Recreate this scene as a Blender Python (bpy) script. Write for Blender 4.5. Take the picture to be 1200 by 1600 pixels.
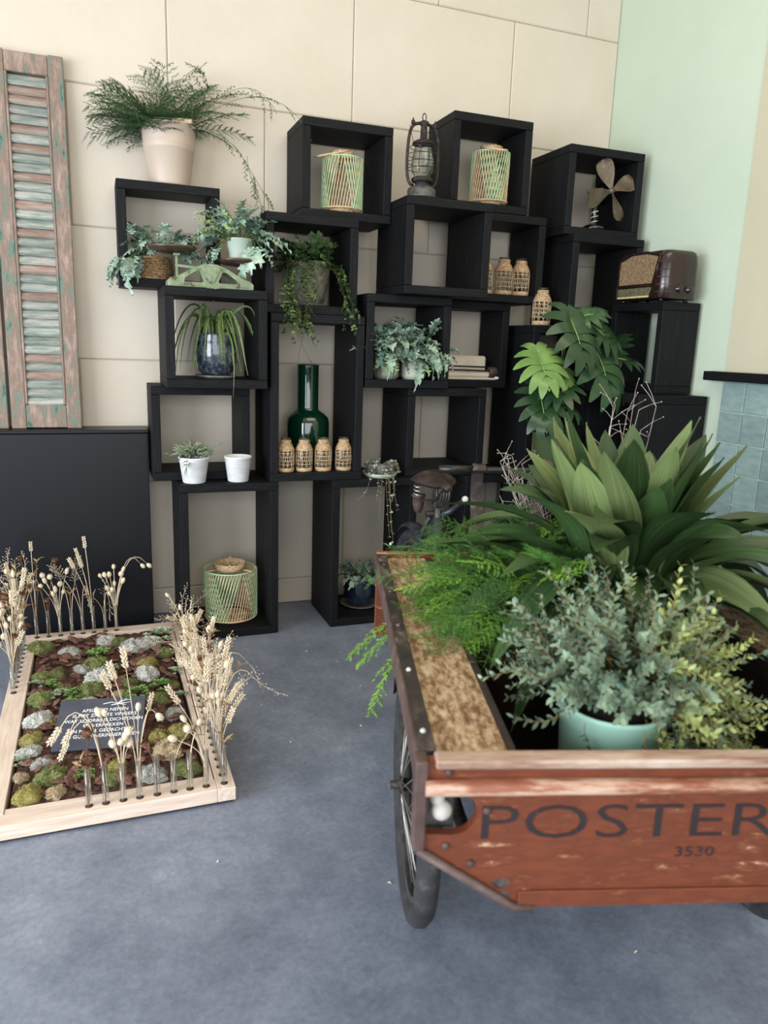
import bpy, math, random
from mathutils import Vector, Matrix, Quaternion, Euler
random.seed(7)
PI = math.pi
for o in list(bpy.data.objects): bpy.data.objects.remove(o)
SC = bpy.context.scene
COL = SC.collection
V3 = Vector

# ------------------------------------------------------------------ camera, world, lights, exposure
def cam_matrix(yaw, pitch, roll):
    cy, sy, cp, sp = math.cos(yaw), math.sin(yaw), math.cos(pitch), math.sin(pitch)
    f = V3((sy*cp, cy*cp, -sp)); r = V3((cy, -sy, 0)); d = f.cross(r)
    c, s = math.cos(roll), math.sin(roll)
    r2, d2 = r*c + d*s, d*c - r*s
    return Matrix(((r2.x, -d2.x, -f.x), (r2.y, -d2.y, -f.y), (r2.z, -d2.z, -f.z)))
cd = bpy.data.cameras.new('camera'); cam = bpy.data.objects.new('camera', cd); COL.objects.link(cam)
cam.matrix_world = Matrix.Translation((-0.628, -4.212, 1.527)) @ cam_matrix(0.3669, 0.2171, -0.0342).to_4x4()
cd.sensor_fit = 'VERTICAL'; cd.sensor_height = 36; cd.lens = 1173/1600*36
cd.clip_start = 0.05; cd.clip_end = 60
cd.dof.use_dof = True; cd.dof.focus_distance = 3.4; cd.dof.aperture_fstop = 3.0
SC.camera = cam

w = bpy.data.worlds.new('world'); SC.world = w; w.use_nodes = True
w.node_tree.nodes['Background'].inputs[0].default_value = (0.80, 0.90, 1.0, 1)
w.node_tree.nodes['Background'].inputs[1].default_value = 0.65

def area(name, loc, target, sx, sy, power, col):
    l = bpy.data.lights.new(name, 'AREA'); l.shape = 'RECTANGLE'; l.size = sx; l.size_y = sy
    l.energy = power; l.color = col
    o = bpy.data.objects.new(name, l); COL.objects.link(o); o.location = loc
    o.rotation_euler = (V3(target) - V3(loc)).to_track_quat('-Z', 'Y').to_euler()
    return o
# daylight from the tall shop windows on the left and behind the viewer, ceiling lamps overhead
area('window_light_left', (-4.6, -3.8, 1.6), (0.6, -1.6, 0.7), 4.4, 2.4, 380, (0.88, 0.94, 1.0))
area('window_light_front', (-0.8, -8.0, 2.1), (0.3, -0.5, 1.0), 5.5, 2.6, 190, (0.93, 0.96, 1.0))
area('ceiling_lamp_light', (1.0, -3.2, 4.4), (1.0, -3.0, 0), 3.0, 2.2, 60, (1.0, 0.88, 0.70))
SC.view_settings.view_transform = 'Standard'; SC.view_settings.look = 'None'
SC.view_settings.gamma = 1; SC.view_settings.use_curve_mapping = False
SC.view_settings.exposure = 0.12

# ------------------------------------------------------------------ helpers
def lin(c):
    r = []
    for x in c[:3]:
        x = x/255.0
        r.append(x/12.92 if x <= .04045 else ((x+.055)/1.055)**2.4)
    return (r[0], r[1], r[2], 1)
MATS = {}
def mat(name, stops, scale=6, stretch=(1,1,1), rough=.6, metal=0, bump=0, detail=5, spec=.5, coat=0, rnd=0, bscale=None, trans=0, ior=1.45, alpha=1, sss=0, nrough=.6, dist=0, rough2=None, uv=False, fine=0):
    """procedural noise material: stops = [(pos, (r,g,b)), ...] over an object-space noise"""
    if name in MATS: return MATS[name]
    m = bpy.data.materials.new(name); m.use_nodes = True; nt = m.node_tree; N = nt.nodes; L = nt.links
    b = N['Principled BSDF']
    b.inputs['Roughness'].default_value = rough; b.inputs['Metallic'].default_value = metal
    b.inputs['Specular IOR Level'].default_value = spec; b.inputs['IOR'].default_value = ior
    b.inputs['Coat Weight'].default_value = coat; b.inputs['Coat Roughness'].default_value = .1
    b.inputs['Transmission Weight'].default_value = trans; b.inputs['Alpha'].default_value = alpha
    if sss: b.inputs['Subsurface Weight'].default_value = sss; b.inputs['Subsurface Scale'].default_value = .01
    if len(stops) == 1 and not bump and not rnd:
        b.inputs['Base Color'].default_value = lin(stops[0][1])
    else:
        tc = N.new('ShaderNodeTexCoord'); mp = N.new('ShaderNodeMapping'); mp.inputs['Scale'].default_value = stretch
        L.new(tc.outputs['UV' if uv else 'Object'], mp.inputs['Vector'])
        oi = N.new('ShaderNodeObjectInfo')
        va = N.new('ShaderNodeVectorMath'); va.operation = 'MULTIPLY_ADD'
        L.new(oi.outputs['Random'], va.inputs[0]); va.inputs[1].default_value = (37, 23, 51); L.new(mp.outputs['Vector'], va.inputs[2])
        nz = N.new('ShaderNodeTexNoise'); nz.inputs['Scale'].default_value = scale; nz.inputs['Detail'].default_value = detail
        nz.inputs['Roughness'].default_value = nrough; nz.inputs['Distortion'].default_value = dist
        L.new(va.outputs[0], nz.inputs['Vector'])
        cr = N.new('ShaderNodeValToRGB'); el = cr.color_ramp.elements
        while len(el) < len(stops): el.new(.5)
        while len(el) > len(stops): el.remove(el[-1])
        for e, (p, c) in zip(el, sorted(stops)): e.position = p; e.color = lin(c)
        L.new(nz.outputs['Fac'], cr.inputs['Fac']); out = cr.outputs['Color']
        if rnd:
            hs = N.new('ShaderNodeHueSaturation'); mr = N.new('ShaderNodeMapRange')
            mr.inputs[3].default_value = 1-rnd; mr.inputs[4].default_value = 1+rnd
            L.new(oi.outputs['Random'], mr.inputs[0]); L.new(mr.outputs[0], hs.inputs['Value']); L.new(out, hs.inputs['Color']); out = hs.outputs['Color']
        if fine:   # fine grain over the large pattern
            n2 = N.new('ShaderNodeTexNoise'); n2.inputs['Scale'].default_value = 55; n2.inputs['Detail'].default_value = 8; n2.inputs['Roughness'].default_value = .8
            L.new(va.outputs[0], n2.inputs['Vector']); m2 = N.new('ShaderNodeMapRange'); m2.inputs[1].default_value = .3; m2.inputs[2].default_value = .7; m2.inputs[3].default_value = 1-fine; m2.inputs[4].default_value = 1+fine
            L.new(n2.outputs['Fac'], m2.inputs[0]); h2 = N.new('ShaderNodeHueSaturation'); L.new(m2.outputs[0], h2.inputs['Value']); L.new(out, h2.inputs['Color']); out = h2.outputs['Color']
        L.new(out, b.inputs['Base Color'])
        if rough2 is not None:
            mr2 = N.new('ShaderNodeMapRange'); mr2.inputs[3].default_value = rough; mr2.inputs[4].default_value = rough2
            mr2.inputs[1].default_value = .3; mr2.inputs[2].default_value = .7
            L.new(nz.outputs['Fac'], mr2.inputs[0]); L.new(mr2.outputs[0], b.inputs['Roughness'])
        if bump:
            bp = N.new('ShaderNodeBump'); bp.inputs['Strength'].default_value = bump; bp.inputs['Distance'].default_value = .01
            src = nz
            if bscale:
                src = N.new('ShaderNodeTexNoise'); src.inputs['Scale'].default_value = bscale; src.inputs['Detail'].default_value = 4
                L.new(va.outputs[0], src.inputs['Vector'])
            L.new(src.outputs['Fac'], bp.inputs['Height']); L.new(bp.outputs['Normal'], b.inputs['Normal'])
    MATS[name] = m
    return m

class MB:
    """collects faces; build() links them as ONE mesh object"""
    def __init__(s): s.v = []; s.f = []; s.m = []; s.sm = []; s.mats = []
    def mi(s, m):
        if m not in s.mats: s.mats.append(m)
        return s.mats.index(m)
    def add(s, verts, faces, m, smooth=False, T=None):
        k = len(s.v); i = s.mi(m)
        s.v += [tuple(T @ V3(p)) if T else tuple(p) for p in verts]
        for f in faces: s.f.append(tuple(k+j for j in f)); s.m.append(i); s.sm.append(smooth)
    def box(s, a, b, m, ch=.0, T=None):
        """axis box from corner a to corner b with chamfered edges"""
        x0, y0, z0 = [min(p, q) for p, q in zip(a, b)]; x1, y1, z1 = [max(p, q) for p, q in zip(a, b)]
        if ch <= 0:
            vs = [(x, y, z) for z in (z0, z1) for y in (y0, y1) for x in (x0, x1)]
            s.add(vs, [(0,2,3,1),(4,5,7,6),(0,1,5,4),(2,6,7,3),(0,4,6,2),(1,3,7,5)], m, False, T); return
        c = min(ch, (x1-x0)*.49, (y1-y0)*.49, (z1-z0)*.49); vs = []; idx = {}
        X, Y, Z = (x0, x1), (y0, y1), (z0, z1)
        for i in (0,1):
            for j in (0,1):
                for k in (0,1):
                    sx, sy, sz = 1-2*i, 1-2*j, 1-2*k
                    for ax, p in enumerate(((X[i], Y[j]+sy*c, Z[k]+sz*c), (X[i]+sx*c, Y[j], Z[k]+sz*c), (X[i]+sx*c, Y[j]+sy*c, Z[k]))):
                        idx[i,j,k,ax] = len(vs); vs.append(p)
        F = []
        for i in (0,1):
            q = [idx[i,0,0,0], idx[i,1,0,0], idx[i,1,1,0], idx[i,0,1,0]]; F.append(q if i else q[::-1])
            q = [idx[0,i,0,1], idx[0,i,1,1], idx[1,i,1,1], idx[1,i,0,1]]; F.append(q if i else q[::-1])
            q = [idx[0,0,i,2], idx[1,0,i,2], idx[1,1,i,2], idx[0,1,i,2]]; F.append(q if i else q[::-1])
        for i in (0,1):
            for j in (0,1):
                q = [idx[i,j,0,0], idx[i,j,1,0], idx[i,j,1,1], idx[i,j,0,1]]; F.append(q if i != j else q[::-1])
                q = [idx[i,0,j,0], idx[i,1,j,0], idx[i,1,j,2], idx[i,0,j,2]]; F.append(q if i == j else q[::-1])
                q = [idx[0,i,j,1], idx[1,i,j,1], idx[1,i,j,2], idx[0,i,j,2]]; F.append(q if i != j else q[::-1])
                for k in (0,1):
                    q = [idx[i,j,k,0], idx[i,j,k,1], idx[i,j,k,2]]; F.append(q if (i+j+k) % 2 == 1 else q[::-1])
        s.add(vs, F, m, False, T)
    def lathe(s, prof, m, n=24, T=None, smooth=True, cap=True, wob=None):
        """profile [(r,z),...] turned about Z"""
        vs = []; F = []
        for r, z in prof:
            for i in range(n):
                a = 2*PI*i/n; rr = r*(wob(i, z) if wob else 1)
                vs.append((rr*math.cos(a), rr*math.sin(a), z))
        for j in range(len(prof)-1):
            for i in range(n):
                k = (i+1) % n; F.append((j*n+i, j*n+k, (j+1)*n+k, (j+1)*n+i))
        if cap:
            if prof[0][0] > 1e-5: F.append(tuple(range(n))[::-1])
            if prof[-1][0] > 1e-5: F.append(tuple((len(prof)-1)*n+i for i in range(n)))
        s.add(vs, F, m, smooth, T)
    def tube(s, pts, r, m, n=6, T=None, closed=False, cap=True, flat=1.0):
        pts = [V3(p) for p in pts]; K = len(pts); vs = []; F = []
        rs = r if isinstance(r, (list, tuple)) else [r]*K
        t0 = (pts[1]-pts[0]).normalized(); up = V3((0,0,1)) if abs(t0.z) < .9 else V3((1,0,0))
        nrm = (up - t0*up.dot(t0)).normalized()
        for i, p in enumerate(pts):
            if closed: t = (pts[(i+1) % K]-pts[i-1])
            else: t = pts[min(i+1, K-1)]-pts[max(i-1, 0)]
            t = t.normalized() if t.length > 1e-9 else t0
            nrm = nrm - t*nrm.dot(t); nrm = nrm.normalized() if nrm.length > 1e-6 else t.orthogonal().normalized()
            bn = t.cross(nrm)
            for j in range(n):
                a = 2*PI*j/n; vs.append(p + (nrm*math.cos(a)*flat + bn*math.sin(a))*rs[i])
        for i in range(K if closed else K-1):
            i2 = (i+1) % K
            for j in range(n):
                k = (j+1) % n; F.append((i*n+j, i*n+k, i2*n+k, i2*n+j))
        if cap and not closed and n > 2:
            F.append(tuple(range(n))[::-1]); F.append(tuple((K-1)*n+j for j in range(n)))
        s.add(vs, F, m, True, T)
    def ring(s, c, r, rt, m, n=24, nt=6, T=None, ry=None):
        ry = ry or r
        s.tube([(c[0]+r*math.cos(2*PI*i/n), c[1]+ry*math.sin(2*PI*i/n), c[2]) for i in range(n)], rt, m, nt, T, closed=True)
    def ball(s, c, r, m, n=10, k=6, T=None, sq=(1,1,1), wob=0):
        vs = [(0,0,-1)]; 
        for j in range(1, k):
            a = -PI/2+PI*j/k
            for i in range(n): vs.append((math.cos(a)*math.cos(2*PI*i/n), math.cos(a)*math.sin(2*PI*i/n), math.sin(a)))
        vs.append((0,0,1)); F = []
        for i in range(n): F.append((0, 1+(i+1) % n, 1+i)); F.append((len(vs)-1, len(vs)-1-n+i, len(vs)-1-n+(i+1) % n))
        for j in range(k-2):
            for i in range(n): a = 1+j*n; q = (i+1) % n; F.append((a+i, a+q, a+n+q, a+n+i))
        vs = [tuple(c[d]+r*p[d]*sq[d]*(1+wob*random.uniform(-1,1)) for d in range(3)) for p in vs]
        s.add(vs, F, m, True, T)
    def strip(s, pts, wid, nrm, m, fold=0, T=None, smooth=True, sides=None, wave=0):
        """leaf blade: centre line, half widths, normal hints; three verts across"""
        pts = [V3(p) for p in pts]; K = len(pts); vs = []; F = []; n = V3(nrm)
        for i, p in enumerate(pts):
            t = (pts[min(i+1, K-1)]-pts[max(i-1, 0)]).normalized()
            sd = t.cross(n); sd = sd.normalized() if sd.length > 1e-5 else t.orthogonal().normalized()
            nn = sd.cross(t)
            wv = wave*math.sin(i*2.3)
            vs += [p - sd*wid[i] + nn*(fold*wid[i]+wv), p, p + sd*wid[i] + nn*(fold*wid[i]-wv)]
        for i in range(K-1):
            a = i*3; F += [(a, a+1, a+4, a+3), (a+1, a+2, a+5, a+4)]
        s.add(vs, F, m, smooth, T)
    def mesh(s, name):
        me = bpy.data.meshes.new(name); me.from_pydata(s.v, [], s.f)
        for m in s.mats: me.materials.append(m)
        me.polygons.foreach_set('material_index', s.m); me.polygons.foreach_set('use_smooth', s.sm); me.update()
        return me
    def build(s, name, parent=None, T=None):
        return put(name, s.mesh(name), parent, T)
def put(name, me, parent=None, T=None):
    o = bpy.data.objects.new(name, me); COL.objects.link(o)
    if parent: o.parent = parent
    if T is not None: o.matrix_local = T
    return o
def tag(o, label, cat, group=None):
    o['label'] = label; o['category'] = cat
    if group: o['group'] = group
    return o
def thing(name, label, cat, loc=(0,0,0), rz=0, group=None):
    o = bpy.data.objects.new(name, None); COL.objects.link(o); o.location = loc; o.rotation_euler = (0,0,rz)
    o.empty_display_size = .05
    return tag(o, label, cat, group)
def struct(o): o['kind'] = 'structure'; return o
def aim(p, d, roll=0, sc=1):
    """matrix placing a mesh modelled along +Y with normal +Z at p, pointing along d"""
    y = V3(d).normalized(); z = V3((0,0,1)); z = z - y*z.dot(y)
    z = z.normalized() if z.length > 1e-4 else y.orthogonal().normalized()
    x = y.cross(z); R = Matrix((x, y, z)).transposed()
    s3 = sc if isinstance(sc, tuple) else (sc, sc, sc)
    return Matrix.Translation(p) @ R.to_4x4() @ Matrix.Rotation(roll, 4, 'Y') @ Matrix.Diagonal((*s3, 1))
def xz(loc=(0,0,0), rz=0): return Matrix.Translation(loc) @ Matrix.Rotation(rz, 4, 'Z')
def flat_shape(loops, thick, m, name='plate', bev=0):
    """filled 2D outline with holes (x,y) extruded to +-thick/2 -> mesh in XY plane"""
    cu = bpy.data.curves.new(name, 'CURVE'); cu.dimensions = '2D'; cu.fill_mode = 'BOTH'; cu.extrude = thick/2; cu.bevel_depth = bev
    for lp in loops:
        sp = cu.splines.new('POLY'); sp.points.add(len(lp)-1); sp.use_cyclic_u = True
        for q, (x, y) in zip(sp.points, lp): q.co = (x, y, 0, 1)
    cu.materials.append(m); o = bpy.data.objects.new(name, cu); COL.objects.link(o)
    bpy.context.view_layer.update()
    me = bpy.data.meshes.new_from_object(o.evaluated_get(bpy.context.evaluated_depsgraph_get()))
    bpy.data.objects.remove(o); bpy.data.curves.remove(cu); me.name = name
    return me
def text_mesh(txt, size, m, thick=.0006, align='CENTER', sx=1, bold=0):
    cu = bpy.data.curves.new('lettering', 'FONT'); cu.body = txt; cu.size = size; cu.extrude = thick; cu.align_x = align; cu.offset = bold
    cu.resolution_u = 3
    cu.materials.append(m); o = bpy.data.objects.new('lettering', cu); COL.objects.link(o)
    bpy.context.view_layer.update()
    me = bpy.data.meshes.new_from_object(o.evaluated_get(bpy.context.evaluated_depsgraph_get()))
    bpy.data.objects.remove(o); bpy.data.curves.remove(cu)
    if sx != 1:
        for v in me.vertices: v.co.x *= sx
    me.name = 'lettering'
    return me
def arc(c, r, a0, a1, n=10): return [(c[0]+r*math.cos(a0+(a1-a0)*i/n), c[1]+r*math.sin(a0+(a1-a0)*i/n)) for i in range(n+1)]
def bez(p0, p1, p2, p3, n=10):
    p0, p1, p2, p3 = map(V3, (p0, p1, p2, p3)); r = []
    for i in range(n+1):
        t = i/n; u = 1-t; r.append(p0*u**3+p1*3*u*u*t+p2*3*u*t*t+p3*t**3)
    return r
def rot3(v, ax, a): return Quaternion(ax, a) @ V3(v)
U = random.uniform

# ------------------------------------------------------------------ materials
WALL = mat('wall_paint', [(.3,(203,192,175)),(.7,(209,199,183))], 3, rough=.75, bump=.12, bscale=60, spec=.3)
MORT = mat('mortar', [(0,(188,177,158))], rough=.9)
MINT = mat('mint_paint', [(.3,(189,203,183)),(.7,(195,208,189))], 2, rough=.7, bump=.08, bscale=70, spec=.3)
BEIGE = mat('beige_paint', [(.3,(190,184,160)),(.7,(196,190,166))], 2, rough=.75, bump=.05, bscale=70, spec=.3)
FLOOR = mat('grey_poured_floor', [(.28,(84,91,106)),(.46,(112,119,134)),(.58,(130,137,151)),(.72,(166,170,180))], 1.3, rough=.40, bump=.03, detail=15, nrough=.78, bscale=30, rough2=.62, spec=.45, fine=.22)
BLACKW = mat('black_stained_wood', [(.3,(6,7,9)),(.55,(14,15,18)),(.75,(26,28,33))], 9, (1.2,14,14), rough=.62, bump=.35, detail=6, spec=.25, rnd=.25)
BLACKV = mat('black_stained_wood_upright', [(.3,(6,7,9)),(.55,(14,15,18)),(.75,(26,28,33))], 9, (14,14,1.2), rough=.62, bump=.35, detail=6, spec=.25, rnd=.25)
BLACKP = mat('black_lacquer', [(.3,(9,11,16)),(.7,(13,15,21))], 2, rough=.38, spec=.4)
TILE = mat('grey_green_tile', [(.3,(124,148,146)),(.7,(146,167,163))], 14, (1,1,3), rough=.12, bump=.12, rnd=.12, coat=.4)
GROUT = mat('grout', [(0,(196,200,196))], rough=.9)
PEEL = mat('peeling_green_paint', [(.34,(66,96,80)),(.42,(112,130,118)),(.47,(128,108,96)),(.6,(154,134,122)),(.72,(182,170,160))], 6, (5,5,1.3), rough=.85, bump=.5, detail=8, nrough=.7)
SLATM = mat('weathered_green_slat', [(.3,(106,118,110)),(.5,(140,148,140)),(.6,(166,164,156)),(.72,(158,138,124))], 7, (1.2,6,6), rough=.85, bump=.5, detail=8, rnd=.2)
SLATR = mat('bare_red_slat', [(.3,(120,98,86)),(.5,(150,128,116)),(.68,(158,152,144)),(.8,(120,134,124))], 7, (1.2,6,6), rough=.85, bump=.5, detail=8, rnd=.15)
BUCK = mat('taupe_enamel', [(.3,(184,166,150)),(.7,(192,175,159))], 3, rough=.42, spec=.5)
LWOOD = mat('light_turned_wood', [(.3,(200,170,134)),(.7,(222,194,158))], 12, (1,1,8), rough=.6)
WIRE = mat('grey_wire', [(0,(120,122,118))], rough=.4, metal=.8)
BASKET = mat('sisal_basket', [(.35,(112,82,52)),(.5,(160,126,86)),(.7,(196,166,124))], 60, (1,1,2.5), rough=.85, bump=.9, detail=2)
SOIL = mat('dark_soil', [(.3,(20,15,11)),(.7,(46,36,28))], 60, rough=.95, bump=.8)
FERNB = mat('blue_green_fern', [(.25,(94,120,102)),(.5,(142,165,146)),(.75,(190,206,182))], 22, rough=.5, rnd=.25, spec=.35)
FERND = mat('dark_blue_green_fern', [(.25,(66,90,78)),(.5,(98,124,110)),(.75,(142,164,146))], 22, rough=.5, rnd=.25, spec=.35)
FERNY = mat('pale_lime_fern', [(.3,(142,170,108)),(.7,(178,202,142))], 22, rough=.5, rnd=.15, spec=.35)
STEMG = mat('green_stem', [(0,(96,118,62))], rough=.6)
STEMB = mat('brown_stem', [(0,(88,66,46))], rough=.75)
ASPG = mat('asparagus_green', [(.3,(46,82,34)),(.7,(82,124,52))], 8, rough=.6, rnd=.3, spec=.3)
ASPL = mat('asparagus_lime', [(.3,(96,140,48)),(.7,(134,174,66))], 8, rough=.6, rnd=.2, spec=.3)
ASPD = mat('asparagus_dark', [(.3,(40,66,40)),(.7,(66,96,58))], 8, rough=.6, rnd=.25, spec=.3)
IVY = mat('ivy_green', [(.3,(30,48,26)),(.7,(60,84,44))], 18, rough=.45, rnd=.3, spec=.4)
IVYL = mat('ivy_lime', [(.3,(84,108,56)),(.7,(122,142,84))], 18, rough=.45, rnd=.2)
SPID = mat('spider_leaf', [(.3,(62,82,40)),(.55,(92,112,62)),(.75,(140,152,98))], 4, (30,2,30), rough=.45, rnd=.25)
ASPI = mat('aspidistra_leaf', [(.3,(34,54,30)),(.5,(50,74,40)),(.72,(80,102,58))], 4, (14,.22,1), rough=.33, rnd=.3, spec=.5, bump=.2, uv=True)
ASPI2 = mat('aspidistra_leaf_pale', [(.3,(84,102,58)),(.5,(106,124,76)),(.75,(146,156,108))], 4, (14,.22,1), rough=.38, rnd=.2, spec=.5, bump=.2, uv=True)
MONS = mat('monstera_leaf', [(.3,(36,62,38)),(.7,(56,84,50))], 8, rough=.28, rnd=.25, spec=.5)
MONL = mat('monstera_leaf_fresh', [(.3,(84,116,58)),(.7,(110,140,76))], 8, rough=.28, rnd=.1, spec=.5)
RIB = mat('leaf_rib', [(0,(128,158,92))], rough=.5)
SHRUB = mat('shrub_blue_green', [(.3,(80,102,84)),(.7,(126,146,120))], 10, rough=.5, rnd=.25, spec=.35)
SHRUY = mat('shrub_yellow_green', [(.3,(132,148,88)),(.7,(172,184,122))], 10, rough=.5, rnd=.2, spec=.35)
TWIGO = mat('tan_twig', [(0,(160,128,80))], rough=.75)
TWIGP = mat('grey_pink_twig', [(.3,(146,134,126)),(.7,(200,190,180))], 30, rough=.8)
STONE = mat('mossy_stone', [(.3,(66,68,56)),(.55,(104,102,88)),(.75,(136,132,116))], 40, rough=.95, bump=1.0, detail=8)
BLUEP = mat('blue_reactive_glaze', [(.3,(26,32,40)),(.5,(52,62,72)),(.62,(94,104,108)),(.75,(150,152,148))], 45, (1,1,.8), rough=.15, spec=.6, coat=.6, detail=6)
BLUED = mat('deep_blue_glaze', [(.3,(16,24,36)),(.6,(34,46,62)),(.8,(60,76,94))], 40, (1,1,.35), rough=.18, spec=.6, coat=.5)
SAUC = mat('grey_glazed_saucer', [(.3,(86,86,84)),(.7,(140,138,132))], 30, rough=.35)
WPOT = mat('white_cement', [(.3,(206,206,206)),(.55,(226,226,226)),(.75,(240,240,240))], 10, (1,1,3), rough=.8, bump=.1)
FLUTE = mat('pale_green_ceramic', [(.3,(168,184,168)),(.7,(184,198,182))], 5, rough=.45)
FAC1 = mat('grey_green_facet_glaze', [(.3,(122,128,116)),(.7,(136,142,128))], 5, rough=.3)
FAC2 = mat('cream_facet_glaze', [(.3,(206,210,188)),(.7,(220,224,204))], 5, rough=.3)
MINTP = mat('mint_ceramic', [(.3,(176,226,204)),(.7,(184,232,212))], 4, rough=.4, spec=.5)
GREENP = mat('dull_green_pot', [(.3,(62,78,48)),(.7,(76,92,58))], 5, rough=.5)
DARKP = mat('dark_plastic_pot', [(.3,(22,24,32)),(.7,(34,36,46))], 5, rough=.5)
TERRA = mat('brown_pot', [(.3,(92,62,44)),(.7,(120,84,60))], 8, rough=.8)
RATT = mat('natural_rattan', [(.3,(188,156,120)),(.7,(222,196,160))], 40, rough=.7, rnd=.12)
RATTD = mat('darker_rattan', [(.3,(150,114,78)),(.7,(190,152,110))], 40, rough=.7, rnd=.12)
RATTS = mat('woven_rattan_band', [(.35,(158,130,98)),(.55,(202,172,134)),(.7,(224,198,162))], 70, (1,1,3), rough=.75, bump=.8, detail=2)
CORDG = mat('mint_cord', [(.3,(158,196,150)),(.7,(186,216,172))], 30, rough=.75)
CORDN = mat('natural_cord', [(.3,(206,172,134)),(.7,(226,200,164))], 30, rough=.75)
def thin_glass(name, tint, edge):
    m = bpy.data.materials.new(name); m.use_nodes = True; nt = m.node_tree; N = nt.nodes; L = nt.links
    N.remove(N['Principled BSDF']); tr = N.new('ShaderNodeBsdfTransparent'); tr.inputs[0].default_value = (*tint, 1)
    gl = N.new('ShaderNodeBsdfGlossy'); gl.inputs['Roughness'].default_value = .04
    lw = N.new('ShaderNodeLayerWeight'); lw.inputs['Blend'].default_value = edge; mx = N.new('ShaderNodeMixShader')
    L.new(lw.outputs['Facing'], mx.inputs[0]); L.new(tr.outputs[0], mx.inputs[1]); L.new(gl.outputs[0], mx.inputs[2]); L.new(mx.outputs[0], N['Material Output'].inputs[0])
    return m
GLASS = thin_glass('clear_glass', (.93,.95,.94), .16)
GLASST = thin_glass('thin_tube_glass', (.95,.96,.96), .22)
GREENG = mat('bottle_green_glass', [(.3,(4,34,22)),(.7,(8,48,32))], 3, rough=.05, spec=.7, coat=.5)
RUSTM = mat('dark_rusty_iron', [(.3,(34,30,28)),(.55,(58,50,46)),(.75,(92,78,66))], 40, rough=.6, metal=.5, bump=.3)
GREYM = mat('worn_grey_metal', [(.3,(66,66,66)),(.7,(112,110,106))], 30, rough=.5, metal=.6)
BLADE = mat('tarnished_brass_blade', [(.3,(78,68,56)),(.55,(106,94,78)),(.78,(150,138,118))], 14, rough=.5, metal=.45)
BLKEN = mat('black_enamel', [(0,(10,10,11))], rough=.18, spec=.6, coat=.4)
BAKE = mat('brown_bakelite', [(.3,(30,18,17)),(.7,(42,26,24))], 6, rough=.22, spec=.55, coat=.4)
CLOTH = mat('tan_speaker_cloth', [(.35,(104,84,60)),(.6,(142,118,88))], 120, rough=.95, bump=.6, detail=1)
DIALM = mat('dial_glass', [(.4,(58,56,44)),(.5,(120,116,92)),(.6,(74,70,54))], 40, (1,5,.6), rough=.15)
DIALY = mat('dial_scale_strip', [(.45,(206,196,138)),(.6,(170,158,104))], 50, (1,4,.1), rough=.3)
SCALEG = mat('worn_green_iron', [(.36,(80,64,48)),(.43,(112,128,98)),(.60,(130,144,112)),(.75,(166,172,142))], 26, rough=.5, bump=.25, detail=7)
PANM = mat('brown_metal_pan', [(.3,(64,50,42)),(.7,(104,86,72))], 20, rough=.4, metal=.5)
CREAMM = mat('cream_enamel', [(.3,(206,194,174)),(.7,(222,212,194))], 10, rough=.5)
KNOBB = mat('brown_knob', [(.3,(54,40,32)),(.7,(84,64,52))], 20, rough=.5)
PINE = mat('pale_oak', [(.3,(202,180,162)),(.55,(220,200,184)),(.75,(232,216,202))], 5, (12,1.2,12), rough=.6, bump=.1, detail=6)
PINEX = mat('pale_oak_cross', [(.3,(202,180,162)),(.55,(220,200,184)),(.75,(232,216,202))], 5, (1.2,12,12), rough=.6, bump=.1, detail=6)
HOLE = mat('dark_hole', [(0,(70,52,42))], rough=.9)
MOSSG = mat('green_moss', [(.3,(70,76,40)),(.5,(118,126,72)),(.68,(160,166,108))], 9, rough=.95, bump=1.0, detail=6, rnd=.2)
MOSSY = mat('yellow_moss', [(.3,(112,106,52)),(.55,(164,154,88)),(.68,(202,192,126))], 9, rough=.95, bump=1.0, detail=6, rnd=.15)
MOSSW = mat('grey_lichen', [(.3,(132,130,122)),(.5,(188,188,180)),(.7,(226,226,220))], 9, rough=.95, bump=1.0, detail=6, rnd=.12)
MOSSC = mat('cream_lichen', [(.3,(150,128,98)),(.6,(204,184,150)),(.72,(226,212,184))], 9, rough=.95, bump=1.0, detail=6)
SEDG = mat('sedum_green', [(.3,(96,140,66)),(.7,(142,180,100))], 30, rough=.5, rnd=.25)
SEDP = mat('sedum_pale', [(.3,(134,152,122)),(.7,(176,190,160))], 30, rough=.5, rnd=.2)
BARK = mat('red_bark', [(.3,(70,46,40)),(.55,(118,82,70)),(.75,(168,126,108))], 3, rough=.9, bump=.7, rnd=.3)
BARKB = mat('bark_bed', [(.3,(40,27,22)),(.55,(84,56,45)),(.75,(128,92,74))], 50, rough=.95, bump=1.0, detail=7)
SLATE = mat('dark_slate', [(.3,(56,58,68)),(.7,(70,72,84))], 12, rough=.6, bump=.25)
INK = mat('white_engraving', [(0,(236,236,236))], rough=.7)
STRAW = mat('pale_straw', [(.3,(206,186,154)),(.7,(234,218,192))], 20, rough=.8, rnd=.15)
STRAWD = mat('dull_straw', [(.3,(140,114,82)),(.7,(178,152,116))], 20, rough=.8, rnd=.2)
HUSK = mat('wheat_husk', [(.3,(214,194,162)),(.7,(238,224,198))], 30, rough=.8, rnd=.12)
FLUFF = mat('bunny_tail_fluff', [(.3,(206,190,162)),(.7,(232,220,196))], 40, rough=.95, bump=.6, rnd=.08)
DRYB = mat('dried_brown_flower', [(.3,(82,54,38)),(.7,(132,94,68))], 40, rough=.95, bump=.5, rnd=.2)
CARTW = mat('worn_red_brown_wood', [(.33,(196,168,136)),(.37,(128,74,48)),(.46,(98,48,28)),(.60,(114,58,34)),(.8,(78,36,23))], 8, (1.2,5,3.2), rough=.45, bump=.25, detail=9, nrough=.72, spec=.5)
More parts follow.
